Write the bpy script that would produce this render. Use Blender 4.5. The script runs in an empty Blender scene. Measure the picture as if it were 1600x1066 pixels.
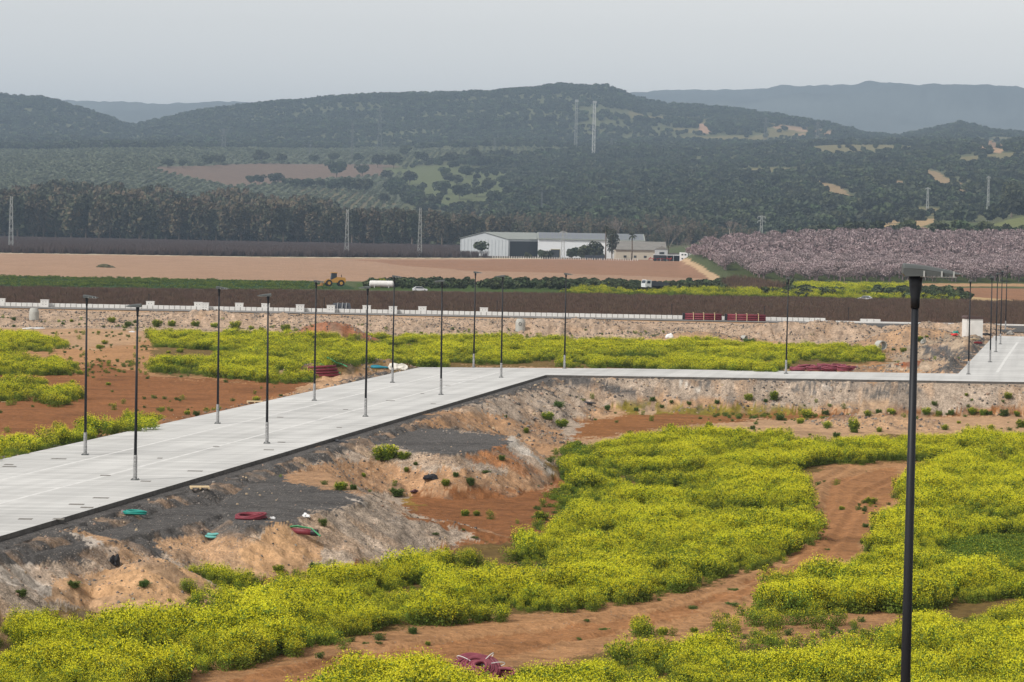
import bpy, math, random
import numpy as np
from mathutils import Vector, Matrix
random.seed(7); RNG = np.random.default_rng(7)
R = math.radians
scn = bpy.context.scene
# ------------------------------------------------------------------ camera
W, H, F = 1600.0, 1066.0, 4200.0
CAMZ = 13.6
PITCH = math.atan(180.0 / F); ROLL = R(1.1)
rot = (Matrix.Rotation(math.pi / 2 - PITCH, 3, 'X') @ Matrix.Rotation(ROLL, 3, 'Z'))
cam = bpy.data.cameras.new('camera'); co = bpy.data.objects.new('camera', cam)
scn.collection.objects.link(co); scn.camera = co
co.matrix_world = Matrix.Translation((0, 0, CAMZ)) @ rot.to_4x4()
cam.sensor_width = 36; cam.sensor_fit = 'HORIZONTAL'; cam.lens = F * 36 / W
cam.clip_start = 1; cam.clip_end = 60000
# ------------------------------------------------------------------ light
SUN_EL, SUN_AZ = R(48), R(232)          # azimuth clockwise from +Y: from the left, behind the camera
world = bpy.data.worlds.new('World'); scn.world = world; world.use_nodes = True
wn = world.node_tree; wn.nodes.clear()
sky = wn.nodes.new('ShaderNodeTexSky'); sky.sky_type = 'NISHITA'; sky.sun_disc = False
sky.sun_elevation = SUN_EL; sky.sun_rotation = SUN_AZ
sky.dust_density = 0.6; sky.air_density = 1; sky.ozone_density = 1
hs = wn.nodes.new('ShaderNodeHueSaturation'); hs.inputs['Saturation'].default_value = 0.10
bg = wn.nodes.new('ShaderNodeBackground'); bg.inputs['Strength'].default_value = 0.135
wo = wn.nodes.new('ShaderNodeOutputWorld')
wn.links.new(sky.outputs[0], hs.inputs['Color']); tn = wn.nodes.new('ShaderNodeVectorMath'); tn.operation = 'MULTIPLY'; tn.inputs[1].default_value = (1.05, 1.0, .935); wn.links.new(hs.outputs[0], tn.inputs[0]); wn.links.new(tn.outputs[0], bg.inputs[0]); wn.links.new(bg.outputs[0], wo.inputs[0])
sl = bpy.data.lights.new('sun', 'SUN'); sl.energy = 2.9; sl.angle = R(5); sl.color = (1, .965, .915)
so = bpy.data.objects.new('sun', sl); scn.collection.objects.link(so)
sd = Vector((math.sin(SUN_AZ) * math.cos(SUN_EL), math.cos(SUN_AZ) * math.cos(SUN_EL), math.sin(SUN_EL)))
so.rotation_euler = sd.to_track_quat('Z', 'Y').to_euler()
scn.view_settings.view_transform = 'Standard'; scn.view_settings.look = 'None'
scn.view_settings.exposure = 0.3; scn.view_settings.gamma = 1
scn.render.engine = 'CYCLES'
scn.cycles.max_bounces = 5; scn.cycles.volume_bounces = 0; scn.cycles.transparent_max_bounces = 8
# ------------------------------------------------------------------ pixel <-> world
RM = np.array(rot)
def raydir(X, Y):
    X = np.asarray(X, float); Y = np.asarray(Y, float)
    d = np.stack([(X - W / 2) / F, -(Y - H / 2) / F, -np.ones_like(X * 1.0)], -1)
    return d @ RM.T
def project(x, y, z):
    p = np.stack([x, y, np.asarray(z) - CAMZ + 0 * x], -1) @ RM
    w = -p[..., 2]; w = np.where(w < 1e-3, 1e-3, w)
    return W / 2 + F * p[..., 0] / w, H / 2 - F * p[..., 1] / w
def at(X, Y, z=0.0):
    d = raydir(X, Y); t = (z - CAMZ) / d[..., 2]
    return d[..., 0] * t, d[..., 1] * t
def at_d(X, Y, D):
    d = raydir(X, Y); t = D / d[..., 1]
    return d[..., 0] * t, D, CAMZ + d[..., 2] * t
def wpoly(pts, z=0.0): return [tuple(float(v) for v in at(a, b, z)) for a, b in pts]
# ------------------------------------------------------------------ noise
def _h(ix, iy, s):
    n = (ix.astype(np.int64) * 374761393 + iy.astype(np.int64) * 668265263 + s * 974711) & 0xffffffff
    n = ((n ^ (n >> 13)) * 1274126177) & 0xffffffff
    return ((n ^ (n >> 16)) & 0xffff) / 65535.0
def vn(x, y, s=0):
    ix = np.floor(x); iy = np.floor(y); fx = x - ix; fy = y - iy
    fx = fx * fx * (3 - 2 * fx); fy = fy * fy * (3 - 2 * fy)
    a = _h(ix, iy, s); b = _h(ix + 1, iy, s); c = _h(ix, iy + 1, s); d = _h(ix + 1, iy + 1, s)
    return (a + (b - a) * fx) * (1 - fy) + (c + (d - c) * fx) * fy
def fbm(x, y, sc, o=4, s=0):
    x = np.asarray(x, float) / sc; y = np.asarray(y, float) / sc; v = 0; a = .5; t = 0
    for i in range(o):
        v = v + a * vn(x + 17.3 * i, y - 9.1 * i, s + i); t += a; a *= .5; x = x * 2.03; y = y * 2.03
    return v / t * 2 - 1
def ss(a, b, v):
    t = np.clip((v - a) / (b - a), 0, 1); return t * t * (3 - 2 * t)
def inside(px, py, poly):
    px = np.asarray(px, float); py = np.asarray(py, float); c = np.zeros(px.shape, bool); n = len(poly)
    for i in range(n):
        x0, y0 = poly[i]; x1, y1 = poly[(i + 1) % n]
        if y0 == y1: continue
        m = (y0 > py) != (y1 > py)
        c ^= m & (px < (x1 - x0) * (py - y0) / (y1 - y0) + x0)
    return c
def sdist(px, py, poly):
    px = np.asarray(px, float); py = np.asarray(py, float); d = np.full(px.shape, 1e9); n = len(poly)
    for i in range(n):
        x0, y0 = poly[i]; x1, y1 = poly[(i + 1) % n]; ex = x1 - x0; ey = y1 - y0
        t = np.clip(((px - x0) * ex + (py - y0) * ey) / (ex * ex + ey * ey), 0, 1)
        d = np.minimum(d, (px - x0 - t * ex) ** 2 + (py - y0 - t * ey) ** 2)
    d = np.sqrt(d); return np.where(inside(px, py, poly), -d, d)
def ldist(px, py, line):
    d = np.full(np.shape(px), 1e9)
    for (x0, y0), (x1, y1) in zip(line[:-1], line[1:]):
        ex = x1 - x0; ey = y1 - y0
        t = np.clip(((px - x0) * ex + (py - y0) * ey) / (ex * ex + ey * ey), 0, 1)
        d = np.minimum(d, (px - x0 - t * ex) ** 2 + (py - y0 - t * ey) ** 2)
    return np.sqrt(d)
# ------------------------------------------------------------------ layout of the roads
L0 = np.array(at(0, 718)); L1 = np.array(at(656, 574)); R0 = np.array(at(0, 838)); R1 = np.array(at(853, 586))
Lx = tuple(L0 - (L1 - L0) * .9); Rx = tuple(R0 - (R1 - R0) * .7)
B1 = np.array(at(980, 576)); B2 = np.array(at(1497, 584)); C1 = np.array(at(1553, 525)); F2 = np.array(at(1600, 597))
Fx = tuple(R1 + (F2 - R1) * 2.0)
ROAD = [Lx, tuple(L1), tuple(B1), tuple(B2), tuple(C1), (C1[0] + 45, C1[1] + 2), Fx, tuple(R1), Rx]
ROAD = [(float(a), float(b)) for a, b in ROAD]
SH = -0.22
# (polygon in world, top height, slope, noise)
PLAT = [
 (wpoly([(330, 792), (420, 745), (500, 733), (555, 762), (578, 778), (540, 792), (490, 802), (440, 815), (380, 822)], -.45), -.45, .52),
 (wpoly([(560, 690), (640, 668), (720, 672), (800, 683), (806, 690), (770, 700), (700, 708), (620, 703)], -.5), -.5, .6),
 (wpoly([(-60, 880), (60, 868), (150, 850), (300, 815), (380, 800), (300, 790), (100, 822), (-60, 860)], -.5), -.5, .6),
]
# mounds: px X, Y at which the top stands, height above ground there, radius m, sharpness
MOUND = [(233, 871, 2.0, 4.0, 1.1), (150, 900, 1.1, 3.6, 1.2), (430, 824, 2.2, 3.0, 1.0), (690, 812, 1.0, 3.0, 1.2), (590, 700, 1.5, 3.0, 1.2),
 (760, 642, 2.1, 5.0, 1.2), (680, 650, 2.2, 3.5, 1.2), (-30, 880, 1.4, 4.0, 1.2), (500, 524, 2.1, 5.5, 1.2), (540, 524, 1.3, 4, 1.2), (440, 590, .5, 2.5, 1.3), (520, 590, 1.6, 4.5, 1.3), (600, 582, 1.3, 4.5, 1.3),
 (1370, 650, .9, 6, 1.4), (1420, 655, .5, 4, 1.4), (1440, 585, 1.6, 7, 1.2), (1490, 560, 2.0, 7, 1.3), (1465, 545, 1.8, 8, 1.3), (1510, 535, 1.5, 5, 1.3), (1405, 545, 1.6, 7, 1.3), (1310, 530, .9, 8, 1.3), (1095, 525, 1.3, 9, 1.3), (1240, 530, 1.2, 9, 1.3), (1180, 530, .7, 8, 1.3),
 (840, 512, .9, 6, 1.3), (930, 512, .7, 8, 1.3), (640, 508, .8, 6, 1.3), (700, 512, .6, 6, 1.3), (330, 498, .8, 6, 1.3), (440, 500, .6, 5, 1.3), (1545, 518, .8, 3, 1.2), (1450, 530, 1.2, 5, 1.3)]
def yh(X): return 353 + .0192 * (X - 800)
LINES = [  # distance, [(X, ground row)] ; None = flat plain
 (900, None),
 (1300, [(-300, 0), (900, 0), (1060, 0), (1110, 377), (1200, 374), (1350, 369), (1600, 374), (1900, 378)]),
 (1700, [(-300, 0), (900, 0), (1000, 0), (1060, 386), (1150, 380), (1300, 366), (1360, 355), (1420, 345), (1480, 345), (1540, 350), (1600, 340), (1900, 330)]),
 (1900, [(-300, 330), (0, 345), (400, 360), (700, 364), (1000, 370), (1150, 372), (1300, 363), (1420, 352), (1500, 350), (1600, 336), (1900, 330)]),
 (2400, [(-300, 290), (0, 300), (200, 310), (400, 325), (600, 335), (800, 332), (1000, 328), (1200, 322), (1400, 305), (1600, 300), (1900, 300)]),
 (3200, [(-300, 245), (0, 248), (200, 246), (400, 264), (600, 268), (700, 260), (800, 272), (1000, 262), (1200, 255), (1400, 247), (1600, 236), (1900, 240)]),
 (4000, [(-300, 232), (0, 233), (200, 230), (400, 230), (600, 234), (800, 231), (900, 238), (1000, 234), (1200, 230), (1400, 224), (1540, 226), (1600, 224), (1900, 224)]),
 (5500, [(-300, 150), (-100, 152), (0, 158), (60, 162), (130, 182), (200, 207), (260, 193), (330, 179), (420, 168), (560, 158), (700, 150), (800, 142), (870, 137), (940, 141), (980, 156), (1010, 166), (1100, 176), (1200, 186), (1280, 201), (1340, 216), (1400, 222), (1450, 213), (1490, 202), (1540, 212), (1600, 224), (1900, 230)]),
 (7000, [(-300, 225), (1900, 235)]),
 (9500, [(-300, 168), (90, 163), (180, 165), (250, 166), (330, 164), (380, 162), (450, 168), (800, 165), (980, 148), (1040, 151), (1130, 150), (1200, 146), (1350, 139), (1480, 137), (1600, 142), (1900, 150)]),
 (12500, [(-300, 230), (1900, 230)])]
def line_z(i, X):
    D, t = LINES[i]
    if t is None: return np.full(np.shape(X), -2.0)
    xs = [a for a, _ in t]
    zs = [-2.0 if b == 0 else CAMZ - (b - yh(a)) / F * D for a, b in t]
    return np.interp(X, xs, zs)
RP = np.array(R1); LP = np.array(L0)
def height(x, y, parts=False):
    x = np.asarray(x, float); y = np.asarray(y, float)
    # which side of the main road / in front of the cross road
    t = (y - L0[1]) / (L1[1] - L0[1]); xl = (L0[0] + (L1[0] - L0[0]) * t + R0[0] + (R1[0] - R0[0]) * (y - R0[1]) / (R1[1] - R0[1])) / 2
    yt = R1[1] + 4 + (x - R1[0]) * (F2[1] - R1[1]) / (F2[0] - R1[0])
    right = (x > xl) & (y < yt)
    g = np.where(right, -2.8, -1.3) + .25 * fbm(x, y, 18, 2, 5)
    g = g + 6.9 * ss(88, 38, y)
    yb = np.clip(y, 0, 3000)
    g = g + (0 - g) * ss(358, 390, y + 3 * fbm(x, y, 14, 2, 8) + 16 * ss(38, 52, x))
    g = np.where(y > 400, np.interp(yb, [400, 407, 425, 3000], [0, -.1, -2, -2]), g)
    rough = np.where(y > 400, .0, .0)
    bank = ss(352, 366, y) * (1 - ss(388, 394, y))
    dr = sdist(x, y, ROAD)
    wob = fbm(x, y, 3.2, 3, 21)
    slope = np.where(right, np.where(y > 215, .5, .6), .5)
    top = SH - slope * np.clip(dr - 1.0 - .6 * (1 + wob), 0, None) * (1 + .35 * fbm(x, y, 2.2, 3, 11))
    onslope = np.zeros(x.shape)
    near = (y < 420)
    h = np.where(near, np.maximum(g, top), g)
    onslope = np.where(near & (top > g) & (dr > .9), 1., 0.)
    if np.any(near):
        for poly, zt, sl_ in PLAT:
            d = sdist(x, y, poly)
            t2 = zt - sl_ * np.clip(d - .5 * wob, 0, None) * (1 + .35 * fbm(x, y, 1.8, 3, 12))
            up = near & (t2 > h) & (dr > 0)
            onslope = np.where(up & (d > .2), 1., np.where(up, 0., onslope)); h = np.where(up, t2, h)
        for mx, my, mh, mr, mp in MOUNDW:
            r = np.sqrt((x - mx) ** 2 + ((y - my) * .8) ** 2) / mr * (1 + .22 * wob)
            m = near & (r < 1.3) & (dr > .3)
            add = mh * np.exp(-(r * 1.35) ** (2 * mp * .75))
            if my < 255: m = m & (g + add > h); h = np.where(m & (dr > 1.2), g + add, h)
            else: h = np.where(m, h + add * np.clip((dr - .3) / 1.5, 0, 1), h)
            h = h; onslope = np.where(m & (add > .15), 1., onslope)
    n = .05 * fbm(x, y, 1.5, 3, 31) + .08 * fbm(x, y, 6, 2, 32)
    n = n + (onslope + bank) * (.26 * fbm(x, y, 1.3, 4, 33) + .13 * np.abs(fbm(x, y, .45, 2, 34)) - .26 * np.abs(fbm(np.where(y > 212, y, x * .98 - y * .2) * .25, np.where(y > 212, x, x * .2 + y * .98), .9, 3, 37))) + bank * .45 * fbm(x, y, 5, 3, 36)
    for ln in TRACKW:
        m = (y < 260) & (y > 85)
        if np.any(m):
            d = ldist(x, y, ln); n = n - np.where(m, .09 * np.exp(-(d / .28) ** 2) - .05 * np.exp(-((d - .5) / .2) ** 2), 0)
    n = n * (1 - .85 * ss(390, 395, y + 20 * ss(55, 62, x)))
    h = np.where(near, h + n * ss(.0, .8, dr), h)
    # the land beyond the plain
    far = y > 860
    if np.any(far):
        X = 800 + F * x / np.maximum(y, 1)
        zz = np.full(x.shape, -2.0)
        for i in range(len(LINES) - 1):
            d0, d1 = LINES[i][0], LINES[i + 1][0]
            tt = np.clip((y - d0) / (d1 - d0), 0, 1); tt = np.where(d0 >= 4000, tt * tt * (3 - 2 * tt), tt)
            m = (y >= d0) & (y <= d1 + (1e6 if i == len(LINES) - 2 else 0))
            zz = np.where(m, line_z(i, X) * (1 - tt) + line_z(i + 1, X) * tt, zz)
        am = np.interp(y, [1700, 2300, 3500, 5000, 5500, 7000, 12000], [0, 7, 9, 16, 9, 40, 30])
        zz = zz + 8 * fbm(x, y, 45, 4, 47) * ss(6500, 8500, y)
        zz = zz + am * fbm(x, y, 330, 4, 41) + am * .9 * (np.abs(fbm(x + 900, y, 700, 2, 42)) * -1 + .3) * ss(2000, 3000, y) * (1 - ss(4900, 5300, y) * (1 - ss(5700, 6500, y)))
        h = np.where(far, zz, h)
    if parts: return h, dr, right, onslope, bank
    return h
MOUNDW = []; TRACKW = []
def hit(X, Y, dmin=40, dmax=9000):
    """world point where the line of sight of photo pixel (X, Y) meets the land"""
    d = raydir(X, Y); D = dmin * (dmax / dmin) ** np.linspace(0, 1, 2600); t = D / d[1]
    x = d[0] * t; z = CAMZ + d[2] * t; h = height(x, D)
    k = np.argmax(z < h)
    if not (z < h).any(): k = len(D) - 1
    a = max(k - 1, 0)
    D2 = np.linspace(D[a], D[k], 40); t = D2 / d[1]; x = d[0] * t; z = CAMZ + d[2] * t; h = height(x, D2); k = int(np.argmax(z < h))
    if not (z < h).any(): k = 39
    return float(x[k]), float(D2[k]), float(h[k])
for X_, Y_, a_, b_, c_ in MOUND:
    x_, y_ = at(X_, Y_, -2.8 + a_ if (Y_ > 600) else -1.3 if Y_ > 528 else -.4); MOUNDW.append((float(x_), float(y_), a_, b_, c_))
TRACKS = [[(250, 1090), (560, 1022), (860, 985), (1090, 945), (1230, 880), (1290, 800), (1300, 760), (1350, 735), (1440, 728)],
          [(350, 1090), (640, 1030), (900, 1000), (1130, 955), (1270, 890), (1330, 810), (1345, 775), (1400, 745), (1440, 738)],
          [(300, 1090), (600, 1010), (870, 972), (1060, 940), (1200, 895), (1262, 830), (1270, 760), (1330, 728), (1420, 722)]]
for t_ in TRACKS: TRACKW.append(wpoly(t_, -2.8))
# ------------------------------------------------------------------ materials
K = 1.12
HAZE = 1.15e-4
HAZEC = (.60, .78, 1, 1)
def lin(r, g, b, k=None):
    o = []
    for c in (r, g, b):
        c /= 255.; c = c / 12.92 if c <= .04045 else ((c + .055) / 1.055) ** 2.4
        o.append(min(.9, c / (k or K)))
    return tuple(o)
MATS = {}
def mat(name, col, rough=.7, metal=0, var=.0, nscale=4, bump=0, rand=0, trans=0, coord='Object'):
    if name in MATS: return MATS[name]
    m = bpy.data.materials.new(name); m.use_nodes = True; nt = m.node_tree; b = nt.nodes['Principled BSDF']
    b.inputs['Roughness'].default_value = rough; b.inputs['Metallic'].default_value = metal
    b.inputs['Specular IOR Level'].default_value = .25
    b.inputs['Base Color'].default_value = (*col, 1)
    last = None
    tc = nt.nodes.new('ShaderNodeTexCoord')
    rgb = nt.nodes.new('ShaderNodeRGB'); rgb.outputs[0].default_value = (*col, 1); last = rgb.outputs[0]
    if var:
        nz = nt.nodes.new('ShaderNodeTexNoise'); nz.inputs['Scale'].default_value = nscale; nz.inputs['Detail'].default_value = 6
        nt.links.new(tc.outputs[coord], nz.inputs['Vector'])
        mr = nt.nodes.new('ShaderNodeMapRange'); mr.inputs[1].default_value = .3; mr.inputs[2].default_value = .7
        mr.inputs[3].default_value = 1 - var; mr.inputs[4].default_value = 1 + var; nt.links.new(nz.outputs[0], mr.inputs[0])
        vm = nt.nodes.new('ShaderNodeVectorMath'); vm.operation = 'SCALE'; nt.links.new(last, vm.inputs[0]); nt.links.new(mr.outputs[0], vm.inputs['Scale']); last = vm.outputs[0]
        if bump:
            bp = nt.nodes.new('ShaderNodeBump'); bp.inputs['Strength'].default_value = bump; bp.inputs['Distance'].default_value = .05
            nt.links.new(nz.outputs[0], bp.inputs['Height']); nt.links.new(bp.outputs[0], b.inputs['Normal'])
    if rand:
        oi = nt.nodes.new('ShaderNodeObjectInfo'); mr = nt.nodes.new('ShaderNodeMapRange')
        mr.inputs[3].default_value = 1 - rand; mr.inputs[4].default_value = 1 + rand; nt.links.new(oi.outputs['Random'], mr.inputs[0])
        vm = nt.nodes.new('ShaderNodeVectorMath'); vm.operation = 'SCALE'; nt.links.new(last, vm.inputs[0]); nt.links.new(mr.outputs[0], vm.inputs['Scale']); last = vm.outputs[0]
        h2 = nt.nodes.new('ShaderNodeHueSaturation'); mr2 = nt.nodes.new('ShaderNodeMapRange'); mr2.inputs[3].default_value = .5 - rand * .07; mr2.inputs[4].default_value = .5 + rand * .07
        ml = nt.nodes.new('ShaderNodeMath'); ml.operation = 'FRACT'; mm = nt.nodes.new('ShaderNodeMath'); mm.operation = 'MULTIPLY'; mm.inputs[1].default_value = 7.77
        nt.links.new(oi.outputs['Random'], mm.inputs[0]); nt.links.new(mm.outputs[0], ml.inputs[0]); nt.links.new(ml.outputs[0], mr2.inputs[0])
        nt.links.new(mr2.outputs[0], h2.inputs['Hue']); nt.links.new(last, h2.inputs['Color']); last = h2.outputs[0]
    nt.links.new(last, b.inputs['Base Color'])
    if trans:
        tb = nt.nodes.new('ShaderNodeBsdfTranslucent'); nt.links.new(last, tb.inputs[0]); mx = nt.nodes.new('ShaderNodeMixShader'); mx.inputs[0].default_value = trans
        nt.links.new(b.outputs[0], mx.inputs[1]); nt.links.new(tb.outputs[0], mx.inputs[2]); nt.links.new(mx.outputs[0], nt.nodes['Material Output'].inputs[0])
    MATS[name] = m; return m
# ------------------------------------------------------------------ mesh helpers
def newmesh(name, V, Fs, mats, mi=None, smooth=False):
    """V (n,3) array, Fs (m,k) array or list of tuples"""
    me = bpy.data.meshes.new(name)
    if isinstance(Fs, np.ndarray):
        n, k = Fs.shape; me.vertices.add(len(V)); me.vertices.foreach_set('co', np.ascontiguousarray(V, dtype=np.float32).ravel())
        me.loops.add(n * k); me.loops.foreach_set('vertex_index', np.ascontiguousarray(Fs, dtype=np.int32).ravel())
        me.polygons.add(n); me.polygons.foreach_set('loop_start', np.arange(0, n * k, k, dtype=np.int32))
        me.update(calc_edges=True)
    else: me.from_pydata([tuple(v) for v in V], [], Fs); me.update()
    for m in (mats if isinstance(mats, (list, tuple)) else [mats]): me.materials.append(m)
    if mi is not None: me.polygons.foreach_set('material_index', np.asarray(mi, dtype=np.int32))
    if smooth: me.polygons.foreach_set('use_smooth', np.ones(len(me.polygons), bool))
    me.validate() if not isinstance(Fs, np.ndarray) else None
    return me
def link(name, me, parent=None):
    o = bpy.data.objects.new(name, me); scn.collection.objects.link(o)
    if parent: o.parent = parent
    return o
def tag(o, label=None, cat=None, group=None, kind=None):
    if label: o['label'] = label
    if cat: o['category'] = cat
    if group: o['group'] = group
    if kind: o['kind'] = kind
    return o
def thing(name, label, cat, loc=(0, 0, 0), rz=0, group=None):
    o = bpy.data.objects.new(name, None); scn.collection.objects.link(o); o.empty_display_size = .2
    o.location = loc; o.rotation_euler = (0, 0, rz); return tag(o, label, cat, group)
def dup(root, loc, rz=0, sc=1, label=None, group=None):
    r = root.copy(); scn.collection.objects.link(r); r.location = loc; r.rotation_euler = (0, 0, rz)
    r.scale = (sc, sc, sc) if not isinstance(sc, tuple) else sc
    if label: r['label'] = label
    if group: r['group'] = group
    for ch in KIDS.get(root.name, []):
        c = ch.copy(); scn.collection.objects.link(c); c.parent = r
        for g in KIDS.get(ch.name, []):
            d = g.copy(); scn.collection.objects.link(d); d.parent = c
    return r
KIDS = {}
def kids(root):
    KIDS[root.name] = list(root.children)
    for c in root.children: KIDS[c.name] = list(c.children)
class MB:
    def __init__(s): s.v = []; s.f = []; s.m = []; s.cur = 0
    def quad(s, *p):
        n = len(s.v); s.v += [tuple(q) for q in p]; s.f.append(tuple(range(n, n + len(p)))); s.m.append(s.cur); return s
    def box(s, x0, x1, y0, y1, z0, z1, M=None):
        n = len(s.v); P = [(x0, y0, z0), (x1, y0, z0), (x1, y1, z0), (x0, y1, z0), (x0, y0, z1), (x1, y0, z1), (x1, y1, z1), (x0, y1, z1)]
        if M: P = [tuple(M @ Vector(p)) for p in P]
        s.v += P
        for q in ((0, 3, 2, 1), (4, 5, 6, 7), (0, 1, 5, 4), (1, 2, 6, 5), (2, 3, 7, 6), (3, 0, 4, 7)): s.f.append(tuple(n + i for i in q)); s.m.append(s.cur)
        return s
    def prism(s, poly, z0, z1, M=None, axis='z'):
        n = len(s.v); k = len(poly)
        def P(a, b, z): return (a, b, z) if axis == 'z' else (a, z, b)
        P_ = [P(a, b, z0) for a, b in poly] + [P(a, b, z1) for a, b in poly]
        if M: P_ = [tuple(M @ Vector(p)) for p in P_]
        s.v += P_; s.f.append(tuple(n + i for i in reversed(range(k)))); s.f.append(tuple(n + k + i for i in range(k))); s.m += [s.cur] * 2
        for i in range(k): j = (i + 1) % k; s.f.append((n + i, n + j, n + k + j, n + k + i)); s.m.append(s.cur)
        return s
    def bar(s, a, b, w):
        a = Vector(a); b = Vector(b); d = (b - a); 
        if d.length < 1e-6: return s
        q = d.to_track_quat('Z', 'Y').to_matrix().to_4x4(); q.translation = a
        return s.box(-w / 2, w / 2, -w / 2, w / 2, 0, d.length, q)
    def tube(s, pts, r, n=8, closed=False, cap=True):
        pts = [Vector(p) for p in pts]; base = len(s.v); k = len(pts); rs = r if isinstance(r, (list, tuple)) else [r] * k
        up = None
        for i, p in enumerate(pts):
            if closed: t = pts[(i + 1) % k] - pts[i - 1]
            else: t = pts[min(i + 1, k - 1)] - pts[max(i - 1, 0)]
            t.normalize()
            if up is None: up = t.orthogonal()
            u = (up - t * up.dot(t)).normalized(); w = t.cross(u); up = u
            for j in range(n):
                a = 2 * math.pi * j / n; s.v.append(tuple(p + (u * math.cos(a) + w * math.sin(a)) * rs[i]))
        for i in range(k if closed else k - 1):
            for j in range(n):
                i2 = (i + 1) % k; j2 = (j + 1) % n
                s.f.append((base + i * n + j, base + i * n + j2, base + i2 * n + j2, base + i2 * n + j)); s.m.append(s.cur)
        if cap and not closed:
            s.f.append(tuple(base + j for j in reversed(range(n)))); s.f.append(tuple(base + (k - 1) * n + j for j in range(n))); s.m += [s.cur] * 2
        return s
    def cyl(s, p, r, h, n=16, r2=None, axis='z'):
        d = {'z': (0, 0, h), 'x': (h, 0, 0), 'y': (0, h, 0)}[axis]
        return s.tube([p, tuple(Vector(p) + Vector(d))], [r, r2 if r2 is not None else r], n)
    def me(s, name, mats, smooth=False): return newmesh(name, s.v, s.f, mats, s.m, smooth)
    def build(s, name, mats, parent=None, smooth=False): return link(name, s.me(name, mats, smooth), parent)
def quads(P, size, rng, flat=0.0, tri=False):
    """cloud of small randomly turned faces at points P"""
    n = len(P); a = rng.normal(size=(n, 3)); a[:, 2] *= (1 - flat); a /= np.linalg.norm(a, axis=1)[:, None] + 1e-9
    b = rng.normal(size=(n, 3)); b[:, 2] *= (1 - flat); b -= (a * b).sum(1)[:, None] * a; b /= np.linalg.norm(b, axis=1)[:, None] + 1e-9
    s = np.asarray(size).reshape(-1, 1) * np.ones((n, 1)) / 2
    k = [(-1, -1), (1, -.8), (.9, 1), (-.8, .9)]
    V = np.stack([P + a * s * u + b * s * v for u, v in k], 1).reshape(-1, 3)
    return V, np.arange(n * 4).reshape(n, 4)
def join(parts):
    V = []; Fq = []; M = []; o = 0
    for v, f, m in parts: V.append(v); Fq.append(f + o); M.append(np.full(len(f), m)); o += len(v)
    return np.concatenate(V), np.concatenate(Fq), np.concatenate(M)
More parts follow.
